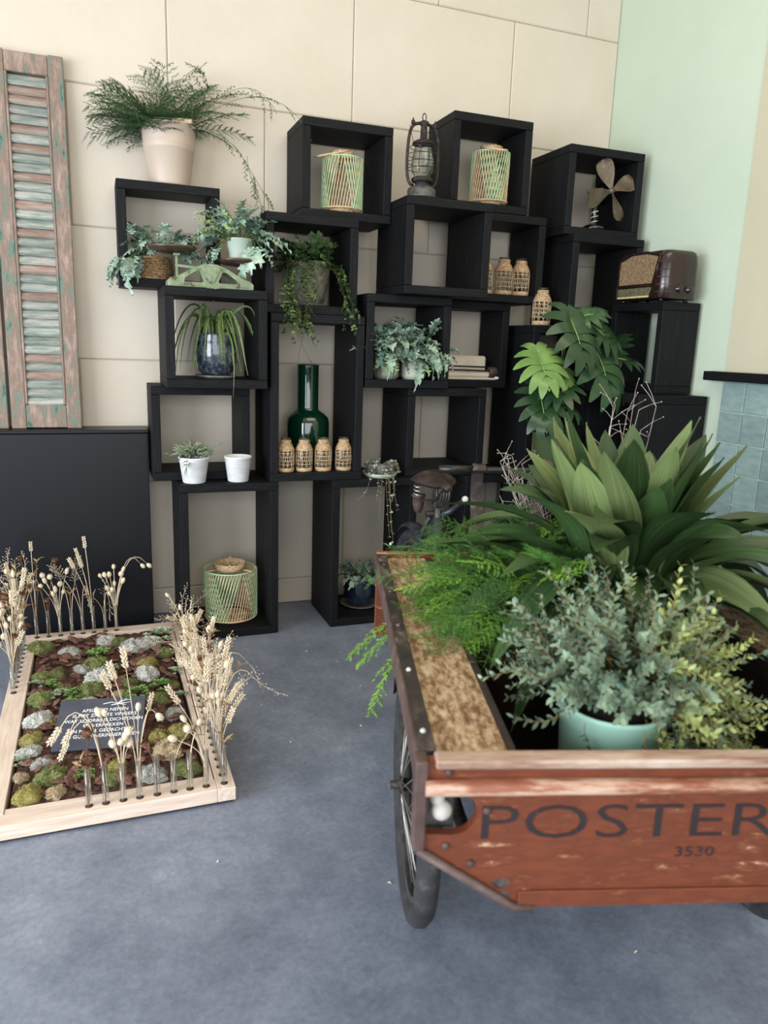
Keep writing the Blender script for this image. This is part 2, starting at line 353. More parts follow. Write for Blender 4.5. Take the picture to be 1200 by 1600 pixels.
CARTE = mat('worn_red_brown_edge', [(.3,(104,54,36)),(.46,(132,78,54)),(.56,(170,138,116)),(.75,(196,174,156))], 5, (1,6,6), rough=.6, bump=.3, detail=8, nrough=.7)
CARTR = mat('pale_worn_rim', [(.3,(112,76,58)),(.44,(150,122,106)),(.6,(178,157,142)),(.75,(202,188,176))], 5, (1,6,6), rough=.65, bump=.3, detail=8, nrough=.7)
SHELFW = mat('speckled_brown_plank', [(.36,(84,58,36)),(.46,(124,94,64)),(.53,(168,144,114)),(.68,(200,182,156))], 34, (1.6,.6,1), rough=.75, bump=.3, detail=10, nrough=.8)
DARKW = mat('dark_inner_wood', [(.3,(26,19,16)),(.7,(46,34,28))], 6, (6,1,6), rough=.8)
RAILM = mat('worn_black_iron', [(.3,(40,36,36)),(.5,(58,50,48)),(.6,(84,74,70)),(.72,(150,142,138))], 16, (1,.7,1), rough=.6, metal=.25, bump=.3, detail=7)
RUSTB = mat('rust_brown_iron', [(.3,(66,50,46)),(.55,(92,74,69)),(.75,(118,100,94))], 14, rough=.6, metal=.2, bump=.2)
TYRE = mat('black_rubber', [(.3,(34,34,36)),(.6,(52,52,54)),(.8,(92,90,86))], 18, rough=.8, detail=6)
TYREW = mat('dusty_rubber_side', [(.3,(50,50,54)),(.7,(86,86,90))], 12, rough=.85)
SPOKE = mat('spoke_steel', [(0,(196,192,186))], rough=.3, metal=.8)
PAINTB = mat('faded_black_letter_paint', [(.28,(110,58,40)),(.36,(44,34,36)),(.8,(34,28,32))], 30, rough=.55, detail=6)
WHITEB = mat('chalky_white_bolt', [(.3,(176,172,164)),(.7,(206,202,194))], 20, rough=.7)
LEATH = mat('worn_brown_leather', [(.3,(32,25,22)),(.55,(52,40,35)),(.75,(92,76,68))], 14, rough=.5, bump=.25, detail=6)
BIKEM = mat('dark_blue_grey_enamel', [(.3,(40,42,50)),(.6,(66,68,76)),(.78,(112,92,80))], 16, rough=.4, metal=.35, bump=.1, detail=6)
BLKP = mat('worn_black_tube', [(.3,(20,20,22)),(.7,(42,40,40))], 20, rough=.35, spec=.5)
WHITEP = mat('white_enamel', [(0,(226,226,222))], rough=.35)
HEART = mat('silver_heart_leaf', [(.3,(110,122,104)),(.7,(176,184,166))], 30, rough=.5, rnd=.3)
SUCC = mat('grey_green_succulent', [(.3,(92,108,82)),(.7,(146,158,130))], 12, rough=.6, rnd=.25)

# ------------------------------------------------------------------ the setting
g = MB(); g.box((-5.2,-9,-.1), (6.5,.15,0), FLOOR); struct(g.build('floor'))
RW = 2.397
g = MB(); g.box((-5.2,.012,0), (RW+.3,.15,4.6), MORT); wall_back = struct(g.build('wall_back'))
rows = [(0,.151,-.707),(.151,.767,-.23),(.767,1.413,-.707),(1.413,2.059,-.23),(2.059,2.705,-.707),(2.705,3.351,-.23),(3.351,3.997,-.707),(3.997,4.6,-.23)]
BL = .959
for z0, z1, xo in rows:
    k = math.floor((-5.2-xo)/BL)
    while xo+k*BL < RW:
        a, b = max(xo+k*BL, -5.2), min(xo+(k+1)*BL, RW)
        if b-a > .02 and b > -2.6:
            m = MB(); m.box((a+.0012,0,z0+.0012), (b-.0012,.014,z1-.0012), WALL, .006); m.build('block', wall_back)
        k += 1
g = MB(); g.box((RW,-1.16,0), (RW+.2,.012,4.6), MINT); struct(g.build('wall_right'))
g = MB(); g.box((RW-.004,-9,0), (RW+.2,-1.16,4.6), BEIGE); struct(g.build('wall_pier'))['label'] = 'beige wall beside the mint one'
# tiled wainscot with a black ledge
g = MB(); g.box((RW-.016,-2.9,0), (RW-.004,-1.172,1.412), GROUT); tw = struct(g.build('trim_1')); tw['label'] = 'grey green glazed tile wainscot'
tile_me = None
for r in range(9):
    for c in range(11):
        y1 = -1.176-c*.153; z1 = 1.408-r*.153
        m = MB(); m.box((RW-.024,y1-.149,z1-.149), (RW-.012,y1,z1), TILE, .003); m.build('tile', tw)
g = MB(); g.box((RW-.075,-2.9,1.412), (RW-.004,-1.085,1.458), BLACKW, .004); struct(g.build('trim_2'))['label'] = 'black wooden ledge above the tiles'
g = MB(); g.box((-5.2,-9,4.6), (6.5,.15,4.75), WALL); struct(g.build('ceiling'))

# ------------------------------------------------------------------ black wooden cube shelves
TH = .043
def shelf_box(label, x0, x1, z0, z1, yf, depth=.40, axis='y', th=TH):
    """open black box; axis 'y': open towards the room, 'x': open towards the left"""
    W, H = (x1-x0), z1-z0
    t = thing('cube_shelf', label, 'shelf', (x0, yf, z0) if axis == 'y' else (x0, yf, z0))
    e = .0008
    def bd(nm, a, b, mt):
        m = MB(); m.box(a, b, mt, .0025); m.build(nm, t)
    if axis == 'y':
        bd('top_board', (e,0,H-th), (W-e,depth,H-e), BLACKW); bd('bottom_board', (e,0,e), (W-e,depth,th), BLACKW)
        bd('side_board', (e,.001,th+e), (th,depth-.001,H-th-e), BLACKV); bd('side_board', (W-th,.001,th+e), (W-e,depth-.001,H-th-e), BLACKV)
    else:   # x0..x1 is the depth; yf..yf+depth the opening width
        bd('top_board', (0,e,H-th), (W,depth-e,H-e), BLACKW); bd('bottom_board', (0,e,e), (W,depth-e,th), BLACKW)
        bd('side_board', (.001,e,th+e), (W-.001,th,H-th-e), BLACKV); bd('side_board', (.001,depth-th,th+e), (W-.001,depth-e,H-th-e), BLACKV)
    return t
shelf_box('black wooden cube shelf holding the wicker basket fern, under the taupe bucket', -.503, -.02, 1.768, 2.255, -.24, .222)
shelf_box('black wooden cube shelf holding the spider plant, under the green scale', -.320, .162, 1.30, 1.768, -.50)
shelf_box('open black cube shelf behind the two white pots, beside the black cabinet', -.383, .105, .826, 1.30, -.33, .31)
shelf_box('tall black shelf standing on the floor with the large mint lantern', -.272, .228, 0, .826, -.46)
shelf_box('tall black shelf holding the green bottle and four rattan vases', .184, .676, .826, 1.672, -.46)
shelf_box('black cube shelf holding the ivy in the stone pot', .166, .640, 1.672, 2.143, -.43, .37)
shelf_box('top black cube shelf holding a mint lantern, left of the oil lamp', .362, .835, 2.143, 2.606, -.36, .33)
shelf_box('black cube shelf holding two faceted pots of blue fern', .684, 1.164, 1.312, 1.79, -.46)
shelf_box('empty black cube shelf carrying the oil lamp', .837, 1.311, 1.79, 2.257, -.575, .42)
shelf_box('topmost black cube shelf holding a mint lantern, right of the oil lamp', 1.168, 1.642, 2.257, 2.733, -.36, .33)
shelf_box('black cube shelf holding a row of rattan vases', 1.315, 1.770, 1.79, 2.257, -.36, .33)
shelf_box('black cube shelf holding the cream office machine', 1.168, 1.610, 1.312, 1.79, -.30, .28)
shelf_box('black cube shelf holding the old fan', 1.834, 2.33, 2.17, 2.635, -.44)
shelf_box('empty black cube shelf directly under the fan shelf', 1.868, 2.345, 1.688, 2.17, -.49)
shelf_box('empty black cube shelf above the bicycle saddle', .945, 1.420, .826, 1.312, -.43)
shelf_box('tall black shelf behind the monstera with one rattan vase on top', 1.668, 2.155, .826, 1.688-.016, -.475, .44)
shelf_box('tall black shelf on the floor holding the deep blue pot', .518, 1.010, 0, .826, -.46)
shelf_box('tall black shelf on the floor behind the tricycle handlebar', 1.305, 1.80, 0, .826, -.46)
shelf_box('black cube shelf under the brown radio', 2.135, 2.375, 1.326, 1.804, -.955, .43, 'x')
shelf_box('black cube shelf under the radio shelf, behind the broad green leaves', 1.935, 2.375, .845, 1.326, -1.085, .465, 'x')
shelf_box('black floor shelf at the foot of the radio stack', 1.935, 2.375, 0, .845, -1.085, .465, 'x')
shelf_box('low black floor shelf carrying the potted monstera', 1.47, 1.86, 0, .826, -.98, .40)

# ------------------------------------------------------------------ black cabinet and old shutters on the left
t = thing('cabinet', 'low wide matt black cabinet against the wall under the green shutters', 'cabinet', (-2.4,-.19,0))
g = MB(); g.box((0,.0,0), (2.005,.186,1.052), BLACKP, .003); g.build('body', t)
g = MB(); g.box((-.01,-.004,1.053), (2.010,.187,1.07), BLACKP, .003); g.build('top_board', t)

def shutter(label, xr, wid, zb, zt, yb, yt, nsl, rz=0):
    """louvred shutter; local x from -wid to 0, leaning from (zb,yb) back to (zt,yt)"""
    H = math.hypot(zt-zb, yt-yb); lean = math.atan2(yt-yb, zt-zb)
    t = thing('shutter', label, 'shutter', (xr, yb, zb)); t.rotation_euler = (-lean, 0, rz)
    st = .066; D = .035
    def p(nm, a, b, mt, par=t):
        m = MB(); m.box(a, b, mt, .003); return m.build(nm, par)
    p('stile', (-st,0,0), (0,D,H), PEEL); p('stile', (-wid,0,0), (-wid+st,D,H), PEEL)
    p('bottom_rail', (-wid+st+.001,.002,.004), (-st-.001,D-.002,.115), PEEL); p('top_rail', (-wid+st+.001,.002,H-.09), (-st-.001,D-.002,H-.004), PEEL)
    p('bead', (-st-.012,-.002,.117), (-st-.001,.02,H-.092), PEEL); p('bead', (-wid+st+.001,-.002,.117), (-wid+st+.012,.02,H-.092), PEEL)
    z0, z1 = .12, H-.095; pitch = (z1-z0)/nsl
    for i in range(nsl):
        m = MB(); L = wid-2*st-.026; h = pitch*1.12
        T = Matrix.Translation((-st-.013-L, .004, z0+i*pitch+.002+U(-.001,.001))) @ Matrix.Rotation(math.radians(-32+U(-3,3)), 4, 'X')
        # rounded front edge slat
        prof = [(-.002,0),(.010,-.004),(.010,h*.9),(.004,h),(-.003,h*.92),(-.006,h*.5),(-.005,.004)]
        n = len(prof); vs = [(x, y, z) for x in (0, L) for y, z in prof]
        F = [tuple(range(n))[::-1], tuple(range(n, 2*n))] + [(j, (j+1) % n, n+(j+1) % n, n+j) for j in range(n)]
        m.add(vs, F, SLATR if i in (34,33,30,28,25,22,19,15,12,5,3) else SLATM, False, T); m.build('slat', t)
    return t
shutter('weathered green louvred shutter leaning on the wall beside the bucket shelf', -.708, .318, 1.072, 2.79, -.125, -.055, 36)
shutter('second old shutter, a bare wooden stile at the left edge of the photo', -1.040, .318, 1.072, 2.78, -.125, -.055, 36)

# ------------------------------------------------------------------ leaf and frond meshes shared by the plants
def lobed_frond(m, L=.12, Wd=.04, lobes=5, curve=.5, ruffle=.010, seed=0):
    """blue star fern blade along +Y: lobed, ruffled"""
    R = random.Random(seed); b = MB(); n = lobes*4+3; vs = []; F = []
    for i in range(n):
        t = i/(n-1); ph = i % 4
        env = math.sin(PI*min(1, t*.86+.16))**.7
        wd = Wd*env*(1.0 if ph in (2,) else .85 if ph == 1 else .48)*R.uniform(.85, 1.15)
        if i == n-1: wd = .001
        if i == 0: wd = Wd*.25
        y = L*t; z = -curve*L*t*t*.8+.06*L*math.sin(t*PI)
        fwd = L*.05 if ph in (1,2) else 0
        zz = ruffle*R.uniform(-1, 1)
        vs += [(-wd, y+fwd, z+zz), (-wd*.5, y+fwd*.4, z+zz*.3-.1*wd), (0, y, z), (wd*.5, y+fwd*.4, z-zz*.3-.1*wd), (wd, y+fwd, z+ruffle*R.uniform(-1, 1))]
    for i in range(n-1):
        for j in range(4): a = i*5+j; F.append((a, a+1, a+6, a+5))
    b.add(vs, F, m, True)
    return b.mesh('frond')
FR_B = [lobed_frond(FERNB, .105+.015*k, .040+.004*(k % 3), 4+k % 2, .2+.3*k, .014, k) for k in range(4)]
FR_D = [lobed_frond(FERND, .10+.015*k, .038+.004*(k % 3), 4+k % 2, .2+.3*k, .014, 10+k) for k in range(3)]
FR_Y = [lobed_frond(FERNY, .09+.02*k, .034, 4, .3+.3*k, .012, 20+k) for k in range(2)]
def fern_plant(root, centre, n, spread, sets, sc=(.8,1.2), up=(.1,.9), az=(0,2*PI), stemm=STEMG, lean=None, off=.0, stem=True, Ls=(.04,.12), lim=None):
    """fronds on thin stalks radiating from the pot's soil"""
    c = V3(centre); b = MB()
    for i in range(n):
      for _try in range(12):
        a = az[0]+(az[1]-az[0])*((i+.5)/n)+U(-.3,.3)+(U(-2,2) if _try else 0); e = U(*up)
        d = V3((math.cos(a)*math.cos(e), math.sin(a)*math.cos(e), math.sin(e)))
        if lean: d = (d+V3(lean)).normalized()
        base = c+V3((math.cos(a), math.sin(a), 0))*off*U(.2,1)
        tip = base+d*U(*Ls)*spread; end = tip+d*.11
        if lim:   # stay inside the shelf: x range, rear limit, front plane
            if end.y > lim[2] or (end.y > lim[3] and not lim[0] < end.x < lim[1]): continue
        break
      if True:
        if stem: b.tube([base, base.lerp(tip,.5)+V3((0,0,.012)), tip], .0016, stemm, 4)
        d2 = (d+V3((0,0,-U(.0,.5)))).normalized()
        put('frond', random.choice(random.choice(sets)), root, aim(tip, d2, U(-.6,.6), U(*sc)))
    if stem: b.build('stalk', root)
def pot(root, prof, m, name='pot', n=28, soil=None, smooth=True, T=None, wob=None):
    """thick-walled pot from an outer profile (bottom to rim)"""
    b = MB(); rim = prof[-1]; inner = [(max(r-.007,.002), z) for r, z in prof[::-1][:]]
    inner = [(rim[0]-.007, rim[1])] + [(max(r-.008,.002), z+.004) for r, z in prof[::-1][1:]]
    b.lathe([(0.0001, prof[0][1])]+list(prof)+inner+[(.0001, prof[0][1]+.006)], m, n, T, smooth, False, wob)
    o = b.build(name, root)
    if soil:
        s = MB(); s.lathe([(.0001, soil+.004), (soil_r(prof, soil)-.009, soil)], SOIL, n); s.build('soil', root)
    return o
def soil_r(prof, z):
    for (r0, z0), (r1, z1) in zip(prof, prof[1:]):
        if z0 <= z <= z1: return r0+(r1-r0)*(z-z0)/max(z1-z0, 1e-6)
    return prof[-1][0]
def saucer(label, loc, r, m=SAUC, h=.014):
    b = MB(); b.lathe([(.0001,0),(r*.8,0),(r,h),(r-.004,h),(r*.78,.005),(.0001,.005)], m, 28, None, True, False)
    o = b.build('saucer'); o.location = loc; return tag(o, label, 'saucer')

# ---- taupe bucket with a dark asparagus fern
def asp_frond(m, L=.35, nb=18, bl=.09, needles=12, nl=.012, droop=.5, seed=0, flat=.3, nw=.0009):
    """asparagus plume along +Y: stem, side branchlets in a plane, fine needles"""
    R = random.Random(seed); b = MB(); pts = []
    for i in range(13):
        t = i/12; pts.append(V3((.03*L*math.sin(t*5+seed), L*t*(1-.12*droop*t), -droop*L*t*t*.55)))
    b.tube(pts, [.0013*(1-.7*i/12) for i in range(13)], STEMG, 4)
    vs = []; F = []
    for k in range(nb):
        t = .12+.88*k/nb; f = t*12; i = min(int(f), 11); p = pts[i].lerp(pts[i+1], f-i)
        tg = (pts[i+1]-pts[i]).normalized(); sd = tg.cross(V3((0,0,1))).normalized()*(1 if k % 2 else -1)
        l = bl*(1-.75*abs(t-.35)**1.2)*R.uniform(.7,1.15)
        d = (sd*.85+tg*.6+V3((0,0,R.uniform(-flat,flat)))).normalized()
        for j in range(needles):
            s = (j+1)/needles; q = p+d*l*s+V3((0,0,-.25*l*s*s)); q0 = p+d*l*(s-1/needles)+V3((0,0,-.25*l*(s-1/needles)**2))
            # rachis bit and a pair of needles
            a = len(vs); w = V3((0,0,.0006)); vs += [q0-w, q0+w, q]; F.append((a, a+1, a+2))
            for sg in (-1, 1):
                nd = (d*.75+d.cross(V3((0,0,1)))*sg*.8+V3((0,0,R.uniform(-.35,.35)))).normalized(); a = len(vs)
                nn = nl*(1.15-.7*s)*R.uniform(.8,1.2); ww = nd.cross(V3((0,0,1))).normalized()*nw
                if R.random() < .5: ww = V3((0,0,nw))
                vs += [q0-ww, q0+ww, q0+nd*nn]; F.append((a, a+1, a+2))
    b.add([tuple(v) for v in vs], F, m)
    return b.mesh('plume')
AF_D = [asp_frond(ASPD, .26+.04*k, 20, .11, 12, .017, .35+.15*k, k, .15, .0019) for k in range(4)]
t = thing('potted_asparagus_fern', 'dark feathery asparagus fern in a taupe bucket on the top left shelf', 'potted plant', (-.247,-.128,2.255))
pr = [(.094,0),(.097,.01),(.118,.165),(.1215,.168),(.1195,.176),(.1215,.182),(.1235,.186),(.1215,.194),(.131,.262),(.136,.266),(.136,.273)]
bo = pot(t, pr, BUCK, 'bucket', 36, .235)
b = MB(); b.tube([(-.134,0,.245)]+[(-.134*math.cos(a)+.0, -.12*math.sin(a), .255+.03*math.sin(a)) for a in [PI*i/12 for i in range(1,12)]]+[(.134,0,.245)], .002, WIRE, 6); b.build('handle', bo)
b = MB(); T = Matrix.Translation((.055,-.108,.282)) @ Matrix.Rotation(PI/2,4,'Y') @ Matrix.Rotation(.35,4,'X')
b.lathe([(.001,-.046),(.011,-.046),(.012,-.034),(.010,-.03),(.012,-.024),(.0135,0),(.012,.024),(.010,.03),(.012,.034),(.011,.046),(.001,.046)], LWOOD, 14, T); b.build('grip', bo)
for i in range(64):
    a = U(0,2*PI); e = U(.05,1.1); d = V3((math.cos(a)*math.cos(e)-.35, math.sin(a)*math.cos(e)*.5-.1, math.sin(e)*.8))
    p0 = V3((U(-.09,.07), U(-.08,.06), .25)); 
    put('plume', random.choice(AF_D), t, aim(p0, d, U(-.5,.5), U(.65,1.05)))
for d, L, s in (((-.95,-.1,.55),.36,1.25),((-.8,-.2,.75),.36,1.15),((-.98,.0,.25),.34,1.2),((-.7,-.1,.9),.3,1.05),((-.9,-.25,.42),.3,1.1)):
    put('plume', AF_D[0], t, aim(V3((-.05,-.02,.26)), d, 0, s))
# long trailing stems to the right
b = MB(); trail = [bez((.09,-.03,.24),(.25,-.12,.5),(.42,-.14,.52),(.50,-.15,.36),14), bez((.09,-.03,.24),(.3,-.08,.34),(.36,-.1,.1),(.47,-.2,-.08),14), bez((.09,-.02,.24),(.25,-.1,.46),(.55,-.16,.52),(.66,-.22,.24),14), bez((.36,-.12,.16),(.36,-.14,.02),(.43,-.2,.0),(.41,-.24,-.2),14), bez((.09,-.02,.24),(.16,-.06,.40),(.22,-.1,.46),(.13,-.12,.53),10), bez((.44,-.2,-.02),(.45,-.22,-.1),(.46,-.25,-.3),(.44,-.27,-.42),10)]
for q in trail: b.tube(q, .0012, STEMG, 4)
b.build('trailing_stem', t)
AF_T = [asp_frond(ASPD, .12+.03*k, 9, .028, 7, .012, .5, 40+k, .2, .0012) for k in range(3)]
for q in trail:
    for k in range(4, len(q)-1, 2):
        d = (q[k+1]-q[k]).normalized()+V3((U(-.5,.5),U(-.4,.1),U(-.5,.2)))
        put('plume', random.choice(AF_T), t, aim(q[k], d, U(-1,1), U(.6,1.0)))

# ---- basket fern in the top left shelf
t = thing('potted_fern', 'blue green lobed fern in a woven sisal basket', 'potted plant', (-.345,-.13,1.812))
b = MB(); n = 9
for k in range(n): b.ring((0,0,.006+k*.0118), .094+.004*math.sin(k*.6), .0072, BASKET, 30, 6)
b.lathe([(.001,.0),(.092,.0),(.09,.1),(.001,.09)], BASKET, 24); b.build('basket', t)
fern_plant(t, (.03,-.05,.13), 64, 1, (FR_B, FR_D), (.55,.85), (-.1,1.1), lean=(.1,-.3,.1), off=.09, Ls=(.02,.10), lim=(-.115,.282,.11,-.11))
fern_plant(t, (-.07,-.07,.1), 24, 1, (FR_B,), (.55,.85), (-.9,.3), az=(2.6,4.9), off=.04, Ls=(.02,.08), lean=(-.25,-.3,-.3))

# ---- green cast-iron balance on the spider plant shelf
t = thing('kitchen_scale', 'old green cast iron balance scale with two brown pans', 'scale', (-.098,-.40,1.768))
outer = [(-.198,0),(-.199,.022),(-.186,.036),(-.15,.046),(-.075,.088),(-.03,.104),(.0,.107),(.03,.104),(.075,.088),(.15,.046),(.186,.036),(.199,.022),(.198,0)]
h1 = [(-.128,.020),(-.122,.040),(-.07,.074),(-.052,.074),(-.032,.028),(-.04,.020)]; h2 = [(-x, y) for x, y in h1[::-1]]
RX = Matrix.Rotation(PI/2,4,'X')
for yy, nm in ((-.045,'front_plate'),(.045,'back_plate')):
    put(nm, flat_shape([outer, h1, h2], .014, SCALEG, nm, .002), t, Matrix.Translation((0,yy,.0025)) @ RX)
b = MB(); b.box((-.15,-.036,.003),(.15,.036,.016), SCALEG, .003); b.box((-.196,-.037,.003),(-.16,.037,.034), SCALEG, .003); b.box((.16,-.037,.003),(.196,.037,.034), SCALEG, .003); b.build('bed', t)
tri = [(-.044,.088),(-.03,.096),(.03,.096),(.044,.088),(.006,.022),(-.006,.022)]
sh = put('badge', flat_shape([tri], .006, SCALEG, 'badge', .0015), t, Matrix.Translation((0,-.056,0)) @ RX)
tri2 = [(x*.72, .062+(y-.062)*.72) for x, y in tri]; tri3 = [(x*.58, .062+(y-.062)*.58) for x, y in tri]
put('badge_rim', flat_shape([tri2, tri3], .003, SCALEG, 'rim'), sh, Matrix.Translation((0,-.0042,0)) @ RX)
b = MB(); b.lathe([(.001,0),(.006,0),(.006,.003),(.001,.004)], RUSTM, 12, Matrix.Translation((0,-.0592,.068)) @ RX); b.build('rivet', sh)
for sx, px, pz in ((-1,-.172,.158),(1,.146,.118)):
    b = MB(); b.lathe([(.001,.0),(.085,.0),(.108,.012),(.113,.022),(.111,.023),(.106,.015),(.084,.004),(.001,.004)], PANM, 32, Matrix.Translation((px,.0,pz)), True, False); b.build('pan', t)
    b = MB(); b.box((px+.02-.006,-.006,.03),(px+.02+.006,.006,pz-.012), SCALEG, .002); b.box((px+.005,-.02,pz-.016),(px+.035,.02,pz-.0045), SCALEG, .002); b.build('pan_post', t)
b = MB(); b.tube([(-.16,0,.10),(-.05,0,.092),(.05,0,.08),(.15,0,.066)], .008, SCALEG, 6); b.build('beam', t)
b = MB(); b.tube([(-.07,.02,.145),(-.04,.03,.138),(-.01,.03,.15),(.0,.03,.17),(.02,.03,.168)], .0022, RUSTM, 5); b.build('hook', t)

# ---- fluted pot of fern on the right pan
t = thing('potted_fern', 'lobed blue green fern in a fluted pale green pot on the scale pan', 'potted plant', (.048,-.40,1.8905))
pot(t, [(.048,0),(.05,.004),(.063,.108),(.066,.11),(.066,.116)], FLUTE, 'pot', 48, .098, True, None, lambda i, z: 1+(.022 if i % 2 else -.022)*(1 if z < .107 else .2))
fern_plant(t, (0,0,.1), 70, 1, (FR_B, FR_B, FR_D), (.55,.85), (.15,1.35), off=.06, Ls=(.04,.12), lean=(.1,.05,.1), lim=(-9,9,.15,-.1))
fern_plant(t, (-.05,-.02,.1), 8, 1, (FR_Y,), (.7,1.0), (.3,1.0), az=(2.2,4.6), off=.02, Ls=(.05,.1))
fern_plant(t, (.05,-.04,.1), 4, 1, (FR_B,), (.8,1.1), (-1.0,-.3), az=(3.6,6.0), off=.02, Ls=(.03,.05), lean=(0,-.2,-.5))
fern_plant(t, (-.06,0,.1), 4, 1, (FR_B,), (.6,.8), (-.9,-.3), az=(2.6,3.8), off=.02, Ls=(.05,.07), lean=(-.2,0,-.4))

# ---- spider plant in the speckled blue pot
t = thing('potted_spider_plant', 'spider plant with narrow arching leaves in a speckled blue grey pot', 'potted plant', (-.062,-.31,1.3595))
pot(t, [(.068,0),(.086,.02),(.099,.07),(.102,.11),(.098,.16),(.092,.192),(.094,.2)], BLUEP, 'pot', 36, .18)
for i in range(50):
    a = U(0,2*PI); L = U(.22,.38); r = U(.0,.06); sp = U(.35,1.0)
    c0 = V3((r*math.cos(a), r*math.sin(a), .185)); d = V3((math.cos(a), math.sin(a)*.7, 0))
    e = c0+d*L*sp*.62+V3((0,-.03,U(-.20,.06)-.05*sp))
    q = bez(c0, c0+V3((0,0,L*U(.45,.7)))+d*.02, c0+d*L*.45*sp+V3((0,0,L*U(.3,.55))), e, 12)
    for v in q: v.y = max(min(v.y, .26), -.24); v.x = max(min(v.x, .19), -.205) if v.y > -.185 else v.x; v.z = max(v.z, .004) if v.y > -.19 else v.z
    b = MB(); b.strip(q, [.0078*(1-(k/12)**2.2*.92)*(.6+.4*min(1,k/3)) for k in range(13)], (U(-.4,.4),-.7,.6), SPID, .35); b.build('leaf', t)
b = MB(); q = bez((.02,-.08,.19),(.05,-.2,.25),(.06,-.24,.1),(.045,-.235,-.10),12); b.strip(q, [.005*(1-(k/12)**2*.9) for k in range(13)], (0,-1,.2), SPID, .35); b.build('leaf', t)
b = MB(); q = bez((.02,-.03,.19),(.08,-.05,.36),(.20,-.08,.40),(.185,-.08,.22),12); b.strip(q, [.006*(1-(k/12)**2*.9) for k in range(13)], (0,-1,.2), SPID, .35); b.build('leaf', t)
saucer('grey glazed saucer under the speckled spider plant pot', (-.062,-.31,1.3435), .108)

# ---- ivy in the mossy stone pot
def sprig(ms, L=.12, n=7, ls=.02, droop=.8, seed=0, three=True):
    R = random.Random(seed); b = MB(); pts = [V3((.01*math.sin(i*1.3+seed), L*i/6, -droop*L*(i/6)**2*.6)) for i in range(7)]
    b.tube(pts, .0009, STEMG, 4)
    for k in range(n):
        t = (k+.6)/n*6; i = min(int(t), 5); p = pts[i].lerp(pts[i+1], t-i); m = R.choice(ms)
        for j in range(3 if three else 1):
            a = R.uniform(0, 2*PI) if not three else (k*2.1+(j-1)*.9)
            d = V3((math.cos(a), .5+.4*math.sin(a), R.uniform(-.2,.6))).normalized(); s = ls*R.uniform(.7,1.2)
            b.strip([p, p+d*s*.35+V3((0,0,s*.1)), p+d*s*.7+V3((0,0,s*.08)), p+d*s], [s*.08, s*.36, s*.3, .0005], (0,-.3,1), m, .12)
    return b.mesh('sprig')
SPR_I = [sprig((IVY, IVY, IVY, IVY, IVY, IVYL) if k < 3 else (IVY, IVYL, IVYL), .10+.02*k, 8, .028, .7+.1*k, k) for k in range(5)]
t = thing('potted_ivy', 'trailing small leaved ivy in a mossy grey stone pot', 'potted plant', (.42,-.27,1.7295))
pot(t, [(.083,0),(.092,.04),(.108,.12),(.118,.19),(.122,.196),(.122,.205)], STONE, 'pot', 32, .185)
for i in range(95):
    a = U(0,2*PI); e = U(.0,1.4); p0 = V3((U(.0,.09)*math.cos(a), U(0,.09)*math.sin(a), .195+.05*math.sin(e)))
    d = V3((math.cos(a)*math.cos(e)-.2, math.sin(a)*math.cos(e)-.15, math.sin(e)*.7))
    put('sprig', random.choice(SPR_I[:3]), t, aim(p0, d, U(-.5,.5), U(.6,.95)))
trl = [bez((-.08,-.08,.2),(-.14,-.17,.2),(-.12,-.2,.02),(-.10,-.2,-.12),12), bez((-.05,-.1,.2),(-.08,-.19,.22),(-.06,-.21,.0),(-.05,-.21,-.16),12), bez((-.09,-.06,.2),(-.17,-.14,.2),(-.15,-.2,.0),(-.13,-.2,-.06),10), bez((.1,-.05,.2),(.17,-.1,.2),(.16,-.17,.05),(.20,-.19,-.04),10), bez((.09,-.07,.19),(.14,-.13,.16),(.13,-.16,.02),(.19,-.19,-.06),10), bez((-.06,-.2,-.02),(-.05,-.21,-.12),(-.1,-.21,-.2),(-.10,-.21,-.31),10), bez((-.02,-.11,.2),(-.02,-.2,.2),(-.03,-.21,.04),(-.06,-.21,-.06),10),bez((-.1,-.2,-.0),(-.13,-.21,-.1),(-.12,-.22,-.17),(-.03,-.22,-.3),10)]
b = MB()
for q in trl: b.tube(q, .0013, STEMB, 4)
b.build('trailing_stem', t)
for j, q in enumerate(trl):
    for k in range(1, len(q)-1):
        if j in (5,7) and k > 3: continue
        put('sprig', SPR_I[4] if k > 5 else random.choice(SPR_I), t, aim(q[k], (q[k+1]-q[k]).normalized()+V3((U(-.8,.8),U(-.7,.0),U(-.2,.3))), U(-1,1), U(.4,.7)))
saucer('mossy grey stone saucer under the ivy pot', (.42,-.27,1.7155), .118, STONE, .013)

